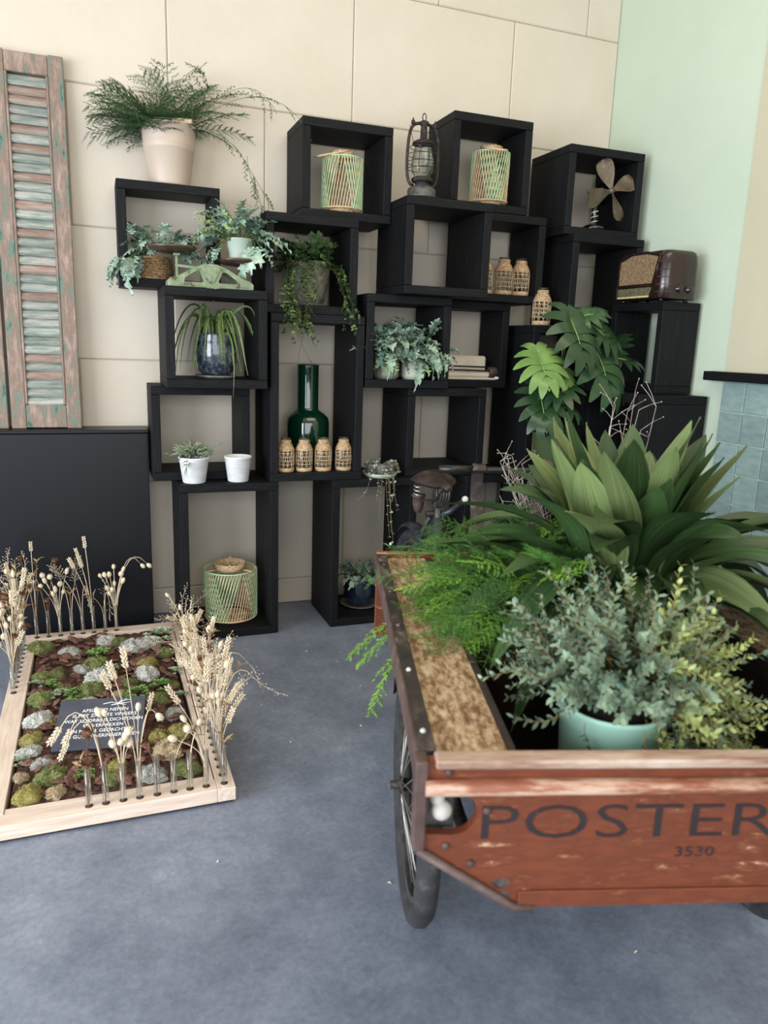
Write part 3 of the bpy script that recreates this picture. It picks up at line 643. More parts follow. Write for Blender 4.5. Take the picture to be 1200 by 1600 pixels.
# ---- woven cord lanterns
def lantern(label, loc, r, h, rz, handle):
    t = thing('cord_lantern', label, 'lantern', loc, rz, 'mint and natural cord lanterns')
    zb = .022
    for z in (zb, h):
        b = MB(); b.ring((0,0,z), r, .0035, CORDG if z > zb else CORDN, 40, 6); b.build('hoop', t)
    b = MB(); b.lathe([(.001,0),(r*.66,0),(r*.66,zb+.002),(r*.62,zb+.002),(r*.62,.008),(.001,.008)], RATTS, 32, None, True, False); b.build('base_ring', t)
    b = MB()
    for a in range(3): x, y = math.cos(a*PI/3), math.sin(a*PI/3); b.tube([(-r*x,-r*y,zb),(r*x,r*y,zb)], .003, CORDN, 5)
    b.build('floor_wire', t)
    cw = .0023
    bn, bg = MB(), MB()
    def cord(bb, a0, a1, rr, m):
        bb.tube([(rr*math.cos(a0+(a1-a0)*s/5), rr*math.sin(a0+(a1-a0)*s/5), h-(h-zb)*s/5) for s in range(6)], cw, m, 4, cap=False)
    N = int(2*PI*r/.0153); step = 2*PI/N; sl = .55
    for i in range(N):
        cord(bn, i*step, i*step+(-.42), r-.003, CORDN)
    for grp in range(3):
        a = grp*2*PI/3
        for i in range(int(.9/step)+1): cord(bg, a+i*step, a+i*step+sl, r+.001, CORDG)
        for i in range(int(.9/step)+1): cord(bg, a+i*step+1.1, a+i*step+1.1-sl, r+.0045, CORDG)
    bn.build('natural_cord_wrap', t); bg.build('mint_cord_wrap', t)
    b = MB(); b.lathe([(r*.56,h-.004),(r*.60,h-.004),(r*.60,h+.034),(r*.56,h+.034),(r*.56,h-.004)], RATTS, 32, None, True, False)
    c = b.build('collar', t)
    b = MB()
    for a in range(3): x, y = math.cos(a*2*PI/3+.5), math.sin(a*2*PI/3+.5); b.tube([(r*.57*x,r*.57*y,h),(r*x,r*y,h)], .003, CORDN, 5)
    b.build('spoke_wire', t)
    if handle:
        s = handle; b = MB(); b.tube([(r*.57*math.cos(a)*.0+ r*.58*math.cos(a), -.0, 0) for a in (0,)]+[(0,0,.001)], .0001, RATT, 3) if 0 else None
        # bail swung down to the left
        P = [(-.0, r*.6*math.cos(a), h+.03) for a in (0,)]
        q = [V3((-s*r*1.55*math.sin(PI*i/14), r*.6*math.cos(PI*i/14), h+.032-.045*math.sin(PI*i/14))) for i in range(15)]
        b.tube(q, .004, RATT, 6); b.build('bail', t)
    else:
        b = MB(); b.ball((r*.5,r*.3,h+.036), .008, RATT); b.ball((-r*.5,-r*.3+.0,h+.036), .006, RATT); b.build('bail_loop', t)
    return t
lantern('mint and natural cord lantern in the top shelf left of the oil lamp', (.598,-.255,2.187), .102, .265, .3, 1)
lantern('mint and natural cord lantern in the topmost shelf right of the oil lamp', (1.449,-.255,2.301), .102, .272, 1.5, 1)
lantern('large mint and natural cord lantern with open collar in the floor shelf', (.003,-.28,.044), .138, .285, .85, 0)

# ---- oil lamp
t = thing('oil_lamp', 'old dark iron hurricane oil lamp with clear glass globe', 'lamp', (.945,-.49,2.258), .1)
b = MB(); b.lathe([(.001,0),(.070,0),(.074,.006),(.074,.012),(.070,.016),(.072,.034),(.068,.046),(.050,.058),(.034,.064),(.034,.075),(.001,.075)], GREYM, 32); b.build('fuel_tank', t)
b = MB(); b.lathe([(.001,.075),(.03,.075),(.052,.08),(.054,.094),(.046,.1),(.03,.104),(.001,.104)], RUSTM, 24); b.build('burner', t)
b = MB(); pr = [(.038,.104),(.052,.125),(.057,.15),(.054,.19),(.046,.23),(.040,.252)]
b.lathe(pr+[(r-.0025, z) for r, z in pr[::-1]], GLASS, 28, None, True, False); b.build('glass_globe', t)
b = MB(); b.lathe([(.030,.250),(.056,.252),(.054,.262),(.032,.274),(.018,.278),(.016,.34),(.024,.345),(.024,.356),(.014,.362),(.001,.362)], RUSTM, 24); b.build('chimney', t)
for s in (-1,1):
    b = MB(); b.tube(bez((s*.05,0,.06),(s*.1,0,.05),(s*.088,0,.2),(s*.086,0,.24),8)+bez((s*.086,0,.24),(s*.08,0,.34),(s*.055,0,.345),(s*.018,0,.348),8)[1:], .008, RUSTM, 8); b.build('side_tube', t)
    b = MB(); b.lathe([(.001,-.012),(.010,-.008),(.010,.006),(.004,.012),(.003,.02),(.001,.022)], RUSTM, 10, Matrix.Translation((s*.062,0,.348))); b.build('lug', t)
    b = MB(); b.tube(bez((s*.07,.02,.34),(s*.05,.03,.3),(s*.04,.04,.27),(s*.02,.05,.265),6), .0016, RUSTM, 4); b.build('wire_brace', t)
for z, r in ((.14,.074),(.17,.076),(.205,.074),(.24,.066)):
    b = MB(); b.ring((0,0,z), r, .0018, RUSTM, 28, 5); b.build('guard_wire', t)
for s in (-1,1):
    b = MB(); b.tube(bez((s*.04,-.045,.11),(s*.06,-.06,.15),(s*.05,-.06,.2),(s*.035,-.05,.255),8), .0016, RUSTM, 4); b.build('guard_upright', t)
b = MB(); b.tube([(.010*math.cos(a), 0, .378+.018*math.sin(a)) for a in [2*PI*i/14 for i in range(14)]], .0028, RUSTM, 6, closed=True); b.build('hanging_ring', t)

# ---- desk fan
t = thing('desk_fan', 'antique desk fan with four tarnished blades and black base', 'fan', (2.075,-.365,2.2135))
b = MB(); b.lathe([(.001,0),(.062,0),(.066,.008),(.064,.018),(.05,.028),(.03,.034),(.02,.04),(.017,.05),(.016,.13),(.02,.135),(.001,.137)], BLKEN, 30); b.build('base', t)
FD = V3((.0,-.99,.06)).normalized(); HB = V3((.068,-.045,.215)); q = FD.to_track_quat('Z','Y').to_matrix().to_4x4()
TM = Matrix.Translation(HB-FD*.085) @ q
b = MB(); b.lathe([(.001,-.055),(.03,-.05),(.052,-.03),(.058,0),(.056,.03),(.044,.05),(.018,.056),(.01,.08),(.001,.082)], BLKEN, 28, TM); b.build('motor', t)
b = MB(); b.tube([HB-FD*.10, HB-FD*.10+V3((-.06,0,-.01)), HB-FD*.10+V3((-.10,-.01,.005))], .004, BLKEN, 6); b.build('knob_rod', t)
b = MB(); b.lathe([(.001,-.006),(.017,-.006),(.019,0),(.015,.012),(.001,.016)], BLADE, 20, Matrix.Translation(HB) @ q); b.build('hub', t)
b = MB(); n = 9; vs = []; F = []
outl = [(.016,.010),(.04,.018),(.075,.034),(.11,.046),(.138,.048),(.158,.040),(.170,.02),(.173,.0)]
for i, (y, wd) in enumerate(outl):
    for j in range(5): s = (j-2)/2; vs.append((s*wd, y, .016*s*min(1,y/.06)+.003))
for i in range(len(outl)-1):
    for j in range(4): a = i*5+j; F.append((a, a+1, a+6, a+5))
b.add(vs, F, BLADE, True); blade = b.mesh('blade')
for k in range(4): put('blade', blade, t, Matrix.Translation(HB) @ q @ Matrix.Rotation(.42+k*PI/2,4,'Z'))
b = MB(); b.tube([(.0185*math.cos(a)*(1.05), .0185*math.sin(a)*1.05, .03+a*.0042) for a in [i*.5 for i in range(42)]], .0022, CREAMM, 5); b.build('cord', t)

# ---- brown bakelite radio
t = thing('radio', 'brown bakelite table radio with tan speaker cloth', 'radio', (2.215,-.775,1.8045))
def rrect(hx, hy, r, n=6):
    pts = []
    for cx, cy, a0 in ((hx-r,hy-r,0),(-hx+r,hy-r,PI/2),(-hx+r,-hy+r,PI),(hx-r,-hy+r,1.5*PI)):
        pts += [(cx+r*math.cos(a0+PI/2*i/n), cy+r*math.sin(a0+PI/2*i/n)) for i in range(n+1)]
    return pts
b = MB(); lay = [(.012,.96),(.02,1.0),(.10,1.0),(.19,.985),(.225,.96),(.245,.90),(.254,.80),(.256,.5)]
P0 = rrect(.118,.205,.05); n = len(P0); vs = []; F = []
for z, s in lay: vs += [(x*(1-(1-s)*1.1)+.0, y*(1-(1-s)*.55), z) for x, y in P0]
for j in range(len(lay)-1):
    for i in range(n): k = (i+1) % n; F.append((j*n+i, j*n+k, (j+1)*n+k, (j+1)*n+i))
F.append(tuple((len(lay)-1)*n+i for i in range(n))); F.append(tuple(range(n))[::-1])
b.add(vs, F, BAKE, True); body = b.build('body', t)
for x in (-.08,.08):
    for y in (-.15,.15): b = MB(); b.lathe([(.001,0),(.012,0),(.012,.013),(.001,.013)], BLKEN, 10, Matrix.Translation((x,y,0))); b.build('foot', t)
# the front faces left (-x): cloth, frame, dial
def on_front(loops, thick, m, nm, dx, bev=0):
    me = flat_shape(loops, thick, m, nm, bev)   # (x,y) -> (-y world, z)
    return put(nm, me, t, Matrix(((0,0,-1,-dx),(-1,0,0,0),(0,1,0,0),(0,0,0,1))))
on_front([[(-.152,.088),(.118,.088),(.152,.222),(.06,.240),(-.06,.240),(-.152,.212)]], .005, CLOTH, 'speaker_cloth', .1185)
on_front([[(-.163,.078),(.123,.078),(.163,.230),(.06,.25),(-.06,.25),(-.163,.222)],[(-.152,.088),(.118,.088),(.152,.222),(.06,.240),(-.06,.240),(-.152,.212)]], .006, BAKE, 'cloth_frame', .1195, .002)
on_front([[(-.155,.03),(.10,.03),(.115,.07),(-.155,.07)]], .005, DIALM, 'dial', .1185)
on_front([[(-.155,.020),(.098,.020),(.1,.029),(-.155,.029)]], .005, DIALY, 'dial_strip', .1187)
for k in range(5):
    b = MB(); s = 1-.002*k
    for ya in (-1,1):
        pts = [(-.1195,ya*(.14+.006*k),.045+k*.037)]+[(-.118+.05-.0515*math.cos(a)-.0, ya*(.155+.0515*math.sin(a)), .045+k*.037) for a in [PI/2*i/6 for i in range(7)]]
        b.tube(pts, .0022, RUSTB, 4)
    b.build('groove_line', t)
for x, z in ((-.02,.062),(.045,.060)):
    b = MB(); b.lathe([(.001,-.004),(.021,-.004),(.021,.003),(.016,.005),(.016,.016),(.012,.018),(.001,.018)], BAKE, 20, Matrix.Translation((x,-.2055,z)) @ RX); b.build('knob', t)

# ---- rattan-wrapped glass vases
def vase_meshes():
    g = MB(); pr = [(.035,.002),(.046,.004),(.048,.02),(.048,.125),(.042,.15),(.028,.165),(.027,.196),(.030,.2)]
    g.lathe([(.001,.002)]+pr+[(r-.003, z) for r, z in pr[::-1]]+[(.001,.006)], GLASS, 22, None, True, False)
    w = MB(); R = .0495
    for z in (.045,.068,.091,.114,.13): w.ring((0,0,z), R if z < .125 else .048, .0019, RATT, 24, 4)
    for i in range(12):
        a = i*PI/6
        w.tube([(R*math.cos(a), R*math.sin(a), .022),(R*math.cos(a), R*math.sin(a), .128),(.043*math.cos(a), .043*math.sin(a), .15)], .0018, RATT, 4)
        for s in (-1,1): w.tube([((R+.0012)*math.cos(a+s*.52*j/4), (R+.0012)*math.sin(a+s*.52*j/4), .028+.10*j/4) for j in range(5)], .0008, RATT, 4)
    bb = MB(); bb.lathe([(.001,0),(.047,0),(.050,.006),(.0505,.022),(.0485,.024),(.047,.02)], RATTS, 24, None, True, False)
    nb = MB()
    for k in range(11): z = .128+k*.0058; r = .0485 if k < 2 else (.0485-.0026*(k-1) if k < 7 else .0295); nb.ring((0,0,z), max(r,.0298), .0036, RATTS, 24, 5)
    nb.lathe([(.0485,.128),(.044,.148),(.03,.164),(.0295,.19)], RATTS, 24, None, True, False)
    rim = MB(); rim.ring((0,0,.199), .0285, .0022, GREYM, 24, 5)
    return [('glass_bottle', g.mesh('glass_bottle')), ('rattan_net', w.mesh('rattan_net')), ('base_band', bb.mesh('base_band')), ('neck_band', nb.mesh('neck_band')), ('rim', rim.mesh('rim'))]
VM = vase_meshes()
def vase(label, loc, sc, rz, group):
    t = thing('rattan_vase', label, 'vase', loc, rz, group); t.scale = (sc,sc,sc)
    for nm, me in VM: put(nm, me, t)
    return t
for i, (x, lab) in enumerate(((.279,'leftmost of the four small rattan vases before the green bottle'),(.377,'second of the four small rattan vases before the green bottle, from the left'),(.481,'third of the four small rattan vases before the green bottle, from the left'),(.595,'rightmost of the four small rattan vases before the green bottle'))):
    vase(lab, (x,-.395,.8705), .87, i*1.1, 'small rattan vases in the bottle shelf')
vase('rattan vase half hidden behind the edge of the lamp shelf', (1.442,-.26,1.8345), 1.02, .3, 'rattan vases in the upper shelf')
vase('rattan vase in the middle of the upper shelf row', (1.567,-.27,1.8345), 1.02, 1.3, 'rattan vases in the upper shelf')
vase('rattan vase at the right end of the upper shelf row', (1.677,-.27,1.8345), 1.02, 2.3, 'rattan vases in the upper shelf')
vase('rattan vase standing alone on the shelf above the monstera', (1.762,-.385,1.673), 1.02, .7, None)

# ---- green bottle
t = thing('bottle_vase', 'large dark green glass bottle vase with a tall neck', 'vase', (.450,-.185,.870))
b = MB(); pr = [(.08,0),(.112,.004),(.118,.02),(.118,.235),(.112,.262),(.085,.288),(.062,.302),(.058,.315),(.058,.535),(.060,.545)]
b.lathe([(.001,0)]+pr+[(r-.006, z) for r, z in pr[::-1][:-2]]+[(.1,.02),(.001,.02)], GREENG, 40, None, True, False); b.build('body', t)
b = MB(); b.ring((0,0,.544), .0575, .004, GREENG, 36, 6); b.build('lip', t)

# ---- faceted pots with fern
for x, m, lab, k in ((.840,FAC1,'blue green fern in a grey green faceted pot',0),(1.008,FAC2,'blue green fern in a cream faceted pot',1)):
    t = thing('potted_fern', lab+(' on the left of the pair' if k == 0 else ' on the right of the pair'), 'potted plant', (x,-.35+.02*k,1.3555))
    pot(t, [(.056,0),(.066,.012),(.068,.02),(.068,.125),(.069,.128)], m, 'pot', 14, .11, False)
    fern_plant(t, (0,0,.135), 76, 1, (FR_B, FR_B, FR_D), (.55,.9), (-.1,1.25), off=.06, Ls=(.03,.13), lean=(-.1 if k == 0 else .08,-.35,0), lim=((-.113,.28,.28,-.11) if k == 0 else (-.28,.112,.28,-.13)))
    fern_plant(t, (0,-.05,.12), 4, 1, (FR_B, FR_Y), (.6,.85), (-.7,-.1), az=(3.4,6.0), off=.03, Ls=(.03,.05))
    if k:
        fern_plant(t, (.05,-.03,.2), 3, 1, (FR_B,), (.9,1.1), (1.0,1.4), az=(5.5,6.5), off=.02, Ls=(.04,.08), lean=(.1,-.2,0))
        fern_plant(t, (.09,-.08,.13), 7, 1, (FR_B,), (.5,.7), (-.4,.6), az=(4.5,6.6), off=.02, Ls=(.03,.06))

# ---- cream office machine
t = thing('office_machine', 'old cream office machine with thin metal rods and a brown knob', 'machine', (1.40,-.17,1.3555))
b = MB(); b.box((-.17,-.10,0),(.165,.08,.012), CREAMM, .004); b.build('base_plate', t)
b = MB(); b.box((-.16,-.02,.013),(.135,.08,.135), CREAMM, .012); hb = b.build('rear_case', t)
b = MB(); b.box((-.04,-.026,.06),(.0,-.021,.085), CREAMM, .002); b.build('catch', hb)
b = MB(); b.box((-.16,-.085,.0125),(.13,-.022,.05), CREAMM, .01); b.build('front_case', t)
for z, y, a, c in ((.075,-.045,-.16,.19),(.055,-.09,-.16,.12)):
    b = MB(); b.tube([(a,y,z),(c,y,z-.004)], .0045, RUSTM, 8); b.build('rod', t)
b = MB(); b.lathe([(.001,-.028),(.026,-.028),(.03,-.018),(.03,.018),(.026,.028),(.001,.028)], KNOBB, 16, Matrix.Translation((.15,-.075,.045)) @ Matrix.Rotation(PI/2,4,'Y')); b.build('knob', t)
b = MB(); b.box((.175,-.06,.05),(.187,-.045,.095), WHITEP, .002); b.build('lever', t)
b = MB(); b.tube([(.15,-.10,.012),(.185,-.115,.012),(.20,-.12,.02)], .008, WHITEP, 6); b.build('lever_tip', t)

# ---- white cement pots
wp = [(.052,0),(.056,.004),(.073,.122),(.076,.124),(.076,.13)]
t = thing('potted_succulent', 'grey green finger leaved succulent in a white cement pot', 'potted plant', (-.190,-.395,.8265))
pot(t, wp, WPOT, 'pot', 32, .115)
fm = []
for k in range(3):
    b = MB(); L = .04+.012*k; b.tube([(0,0,0),(0,L*.4,.004),(.002*k,L*.8,.002),(0,L,-.002-.004*k)], [.0022,.0036,.003,.0006], SUCC, 5); fm.append(b.mesh('leaf'))
for i in range(150):
    a = U(0,2*PI); e = U(.0,1.4); r = U(.0,.062); p0 = V3((r*math.cos(a), r*math.sin(a), .125+.028*(1-r/.07)+U(-.01,.015)))
    put('leaf', random.choice(fm), t, aim(p0, (math.cos(a)*math.cos(e), math.sin(a)*math.cos(e), math.sin(e)*.9), U(-1,1), U(.7,1.25)))
for j, (dx, dz) in enumerate(((.13,.05),(-.11,.0),(-.05,-.05))):
    for k in range(6):
        f = .45+.1*k; put('leaf', random.choice(fm), t, aim(V3((dx*f,-.03-.06*abs(f)*(j == 2),.14+dz*f)), (dx*6+U(-.5,.5),-.3,dz*6+U(-.3,.3)), 0, .8))
t = thing('flower_pot', 'empty white cement pot beside the succulent', 'pot', (.030,-.395,.8265)); pot(t, [(r*.93, z) for r, z in wp], WPOT, 'pot', 32)

# ---- string of hearts on the floor shelf top
t = thing('potted_string_of_hearts', 'trailing string of hearts in small grey pots on a pale green dish', 'potted plant', (.815,-.375,.8265))
b = MB(); b.lathe([(.001,0),(.085,0),(.096,.022),(.092,.022),(.082,.006),(.001,.006)], FLUTE, 32, None, True, False); b.build('dish', t)
for x, y in ((-.05,.02),(.0,-.03),(.055,.01)):
    pot(t, [(.026,.0065),(.034,.06),(.035,.066)], SAUC, 'pot', 18, .055, True, Matrix.Translation((x,y,0)))
hl = MB(); hl.strip([(0,0,0),(0,.004,.001),(0,.009,.001),(0,.012,0)], [.003,.0065,.004,.0003], (0,0,1), HEART, .1); hl = hl.mesh('heart_leaf')
def strand(pts):
    b = MB(); b.tube(pts, .0008, STRAWD, 4); s = b.build('strand', t)
    for k in range(1, len(pts)):
        for sg in (-1,1):
            if U(0,1) < .7: put('leaf', hl, s, aim(pts[k], (sg*U(.4,1),-U(.2,.9),U(-.6,.6)), U(-1,1), U(.7,1.3)))
for i in range(15):
    a = U(-PI,PI); x = .08*math.cos(a); y = .06*math.sin(a)-.01
    strand(bez((x*.4,y*.4,.06),(x*.7,y*.7,.11),(x*1.1,y*1.1,.09),(x*1.25,y*1.2-.02,.03),7))
for x, L in ((-.02,.22),(.0,.32),(.02,.29),(.035,.17),(.05,.12),(-.05,.12),(.012,.38)):
    strand(bez((x*.5,-.03,.06),(x,-.11,.08),(x+U(-.02,.02),-.125,-.05),(x+U(-.03,.05),-.12,-L),12))
strand(bez((-.04,-.03,.06),(-.10,-.1,.05),(-.09,-.12,-.06),(-.16,-.12,-.10),9))
# ---- deep blue pot in the floor shelf
t = thing('potted_fern', 'small blue green fern in a deep blue pot in the floor shelf', 'potted plant', (.762,-.25,.0585))
pot(t, [(.068,0),(.088,.012),(.100,.06),(.101,.12),(.096,.155),(.098,.165)], BLUED, 'pot', 36, .145)
fern_plant(t, (0,0,.15), 54, 1, (FR_B, FR_D), (.45,.65), (.1,1.3), off=.08, Ls=(.01,.06), lean=(0,-.15,0), lim=(-.2,.2,.2,-.21))
saucer('grey saucer under the deep blue pot', (.762,-.25,.0445), .118)

# ------------------------------------------------------------------ cargo tricycle (box at the front, saddle and rear wheel behind)
CA = math.atan2(-.289, .957)
trike = thing('cargo_tricycle', 'old red brown cargo tricycle with wooden box of plants', 'tricycle', (-.116,-3.099,0), CA)
CM = xz((-.116,-3.099,0), CA); CMI = CM.inverted()
CW, CL, CZ = 1.11, 1.37, .80
def P(nm, fn, par=trike, T=None):
    b = MB(); fn(b); return b.build(nm, par, T)
FRONT = Matrix.Translation((0,.0,0)) @ RX      # (x,y) outline -> (x,z) facing -y
def dhole(mir):
    q = [(.018,.738),(.018,.652),(.065,.650)]+arc((.068,.694), .044, -PI/2, PI/2, 10)
    return q if not mir else [(CW-x, z) for x, z in q]
outl = [(.002,.80),(CW-.002,.80),(CW-.002,.623),(CW-.19,.497),(.19,.497),(.002,.623)]
fp = put('front_panel', flat_shape([outl, dhole(0), dhole(1)], .020, CARTW, 'front_panel'), trike, Matrix.Translation((0,.010,0)) @ RX)
P('rim_board', lambda b: b.box((.03,-.012,.788),(CW-.03,.03,.806), CARTR, .004))
P('rub_rail', lambda b: b.tube([(.012,-.008,.753),(CW-.012,-.008,.753)], .019, CARTE, 10, flat=.75))
P('bottom_board', lambda b: b.box((.2,-.006,.495),(CW-.2,-.0005,.530), CARTW, .002))
for s in (0,1):
    X = (lambda x: x) if not s else (lambda x: CW-x)
    P('corner_iron', lambda b: b.box((X(-.006),-.010,.622),(X(.016),.034,.803), RUSTB, .002))
    P('chamfer_iron', lambda b: (b.tube([(X(.004),-.004,.622),(X(.190),-.004,.497),(X(.23),-.004,.494)], .0095, RUSTB, 6)))
    for x, z in ((.130,.700),(.056,.628),(.105,.590),(.055,.778)):
        P('bolt_head', lambda b: b.ball((X(x),-.002,z), .008, RUSTB, 10, 6, sq=(1,.7,1)))
    P('hole_plate', lambda b: b.box((X(.0),.035,.640),(X(.075),.05,.750), GREYM, .002))
    P('hole_block', lambda b: b.box((X(.07),.06,.64),(X(.085),.10,.75), RUSTM, .002))
    P('white_bolt', lambda b: (b.ball((X(.048),.018,.690), .020, WHITEB, 12, 8, sq=(1,.9,1)), b.ball((X(.040),.024,.712), .015, WHITEB, 10, 6)))
    # side shelf over the wheel, iron rail, inner wall
    P('side_shelf', lambda b: b.box((X(.034),.032,.772),(X(.174),CL-.02,.794), SHELFW, .003))
    P('side_rail', lambda b: (b.box((X(.0),.036,.796),(X(.036),CL-.001,.804), RAILM, .002), b.box((X(-.004),.036,.745),(X(.004),CL-.001,.8045), RUSTB, .002)))
    for k in range(5): P('rivet', lambda b: b.ball((X(.018),.10+k*.28,.805), .006, WHITEB if k < 2 else RUSTB, 8, 5))
    P('inner_wall', lambda b: b.box((X(.175),.03,.50),(X(.19),CL-.02,.795), DARKW, .002))
    P('fender', lambda b: b.box((X(-.002),.25,.60),(X(.003),CL-.2,.745), BLKP, .001)) if False else None
P('box_floor', lambda b: b.box((.19,.02,.50),(CW-.19,CL-.02,.515), DARKW, .002))
P('back_panel', lambda b: b.box((.0,CL-.02,.50),(CW,CL,.806), CARTW, .003))
P('back_rim_board', lambda b: b.box((.0,CL-.022,.807),(CW,CL+.004,.813), CARTE, .002))
# painted lettering on the front panel
lt = text_mesh('POSTER', .092, PAINTB, .0004, 'LEFT', 1.0, -.0010)
xs = [v.co.x for v in lt.vertices]; ys = [v.co.y for v in lt.vertices]; wx, hy = max(xs)-min(xs), max(ys)-min(ys)
for v in lt.vertices: v.co.x = (v.co.x-min(xs))/wx*.565; v.co.y = (v.co.y-min(ys))/hy*.069
put('lettering', lt, fp, fp.matrix_local.inverted() @ Matrix.Translation((.122,-.0012,.641)) @ RX)
lt = text_mesh('3530', .03, PAINTB, .0004, 'CENTER', 1.35, -.0002)
put('number_lettering', lt, fp, fp.matrix_local.inverted() @ Matrix.Translation((.535,-.0012,.598)) @ RX)
# wheels
def wheel(par, R, rt, nsp, hubw, name_tire='tyre', hubm=RUSTM):
    """wheel in local YZ plane, axis along X, centre at origin"""
    TX = Matrix.Rotation(PI/2,4,'Y')
    b = MB(); prof = []
    for i in range(18):
        a = 2*PI*i/18; rr = rt*(1.0+(.035 if i % 2 else -.035)*(1 if math.cos(a) > .3 else 0))
        prof.append((R-rt+rr*math.cos(a), rr*math.sin(a)))
    prof.append(prof[0]); b.lathe(prof, TYRE, 48, TX, True, False); b.build(name_tire, par)
    b = MB(); b.lathe([(R-2*rt-.012,-.014),(R-2*rt+.002,-.017),(R-2*rt+.004,.017),(R-2*rt-.012,.014),(R-2*rt-.012,-.014)], GREYM, 48, TX, True, False); b.build('rim', par)
    b = MB(); b.lathe([(.001,-hubw),(.012,-hubw),(.012,-hubw*.8),(.026,-hubw*.75),(.026,-hubw*.65),(.018,-hubw*.6),(.018,hubw*.6),(.026,hubw*.65),(.026,hubw*.75),(.012,hubw*.8),(.012,hubw),(.001,hubw)], hubm, 18, TX); b.build('hub', par)
    for i in range(nsp):
        a = 2*PI*i/nsp; s = 1 if i % 2 else -1; a2 = a+(.5 if (i//2) % 2 else -.5); rr = R-2*rt-.01
        b = MB(); b.tube([(s*hubw*.7,.024*math.cos(a2),.024*math.sin(a2)),(0,rr*math.cos(a),rr*math.sin(a))], .0017, SPOKE, 4); b.build('spoke', par)
for x, s in ((.078,-1),(CW-.078,1)):
    wr = bpy.data.objects.new('front_wheel', None); COL.objects.link(wr); wr.parent = trike; wr.location = (x,.635,.35)
    wheel(wr, .35, .030, 36, .052)
for x in (.078, CW-.078):
    def mg(b):
        vs = []; F = []; n = 16
        for i in range(n+1):
            a = .25+2.5*i/n
            for dx, r in ((-.034,.372),(-.02,.384),(.02,.384),(.034,.372)): vs.append((x+dx, .635+r*math.cos(a), .35+r*math.sin(a)))
        for i in range(n):
            for j in range(3): k = i*4+j; F.append((k, k+1, k+5, k+4))
        b.add(vs, F, BLKP, True)
    P('mudguard', mg)
P('axle', lambda b: (b.tube([(.15,.635,.35),(CW-.15,.635,.35)], .018, RUSTM, 10)))
P('axle_stub', lambda b: b.tube([(.012,.635,.35),(.20,.635,.35)], .012, RUSTM, 8))
P('axle_stub', lambda b: b.tube([(CW-.20,.635,.35),(CW-.012,.635,.35)], .012, RUSTM, 8))
for x in (.135, CW-.135):
    P('leaf_spring', lambda b: b.tube(bez((x+.045,.02,.54),(x+.02,.2,.36),(x+.02,.8,.36),(x+.045,1.0,.52),12), .018, RUSTM, 6, flat=.6))
    P('spring_shackle', lambda b: (b.ball((x-.03+.06,.03,.545), .034, RAILM, 12, 8, sq=(1.3,1,.8)), b.ball((x+.04,.02,.515), .024, RAILM, 10, 6)))
    P('chassis_beam', lambda b: b.box((x+.07,.05,.465),(x+.10,CL-.05,.499), RUSTM, .003))
# handlebar with straps and bell
P('handlebar', lambda b: b.tube([(.275,1.76,1.052),(.86,1.76,1.052)], .0135, BLKP, 12))
P('grip', lambda b: b.tube([(.268,1.76,1.052),(.40,1.76,1.052)], .0165, BLKP, 12))
P('grip', lambda b: b.tube([(.735,1.76,1.052),(.867,1.76,1.052)], .0165, BLKP, 12))
for x in (.43,.68):
    def strap(b):
        q = [V3((x,1.735,1.052)), V3((x,1.745,1.070)), V3((x,1.765,1.073)), V3((x,1.782,1.06))]+bez((x,1.785,1.05),(x,1.80,.86),(x,1.72,.72),(x,1.38,.60),10)
        vs = []; F = []
        for i, p in enumerate(q):
            t = (q[min(i+1,len(q)-1)]-q[max(i-1,0)]).normalized(); n = V3((1,0,0)).cross(t)*.003
            vs += [p+V3((-.024,0,0))-n, p+V3((.024,0,0))-n, p+V3((.024,0,0))+n, p+V3((-.024,0,0))+n]
        for i in range(len(q)-1):
            for j in range(4): k = (j+1) % 4; F.append((i*4+j, i*4+k, i*4+4+k, i*4+4+j))
        F += [(0,1,2,3)[::-1], tuple(4*(len(q)-1)+j for j in range(4))]
        b.add(vs, F, RAILM, False)
    P('handlebar_strap', strap)
P('bell', lambda b: b.lathe([(.04,0),(.041,.008),(.034,.026),(.018,.036),(.001,.039)], RUSTB, 20, Matrix.Translation((.70,1.77,1.060)), True))
# rear frame: saddle, wheel, tubes (worked out in room coordinates)
HF = V3((-.115,-.993,0)).normalized(); HS = V3((-HF.y, HF.x, 0))   # forward and rider-left
S0 = V3((.751,-1.275,.0)); 
def W2(f, s, z): return CMI @ (S0+HF*f+HS*s+V3((0,0,z)))
RT = CMI @ Matrix(((HS.x, HF.x, 0, S0.x),(HS.y, HF.y, 0, S0.y),(0,0,1,0),(0,0,0,1)))   # local x = side, y = forward
b = MB(); vs = []; F = []; st = [(-.13,.02,-.03),(-.125,.085,-.006),(-.08,.108,.008),(-.02,.09,.002),(.05,.045,-.010),(.10,.026,-.012),(.135,.02,-.018),(.15,.006,-.035)]
for y, wd, z in st:
    for j in range(9):
        s = (j-4)/4; vs.append((s*wd, y, .985+z-.035*abs(s)**2.2*min(1,wd/.06)+.006*(1-abs(s))))
for i in range(len(st)-1):
    for j in range(8): a = i*9+j; F.append((a, a+1, a+10, a+9))
n0 = len(vs); vs += [(x*.94, y*.97, z-.012) for x, y, z in vs]
F += [tuple(n0+j for j in f[::-1]) for f in F]
for i in range(len(st)-1):
    for j in (0,8): a = i*9+j; q = (a, a+9, n0+a+9, n0+a); F.append(q if j == 0 else q[::-1])
for j in range(8): F.append((j+1, j, n0+j, n0+j+1)); a = 9*(len(st)-1)+j; F.append((a, a+1, n0+a+1, n0+a))
b.add(vs, F, LEATH, True); sad = b.build('saddle', trike, RT)
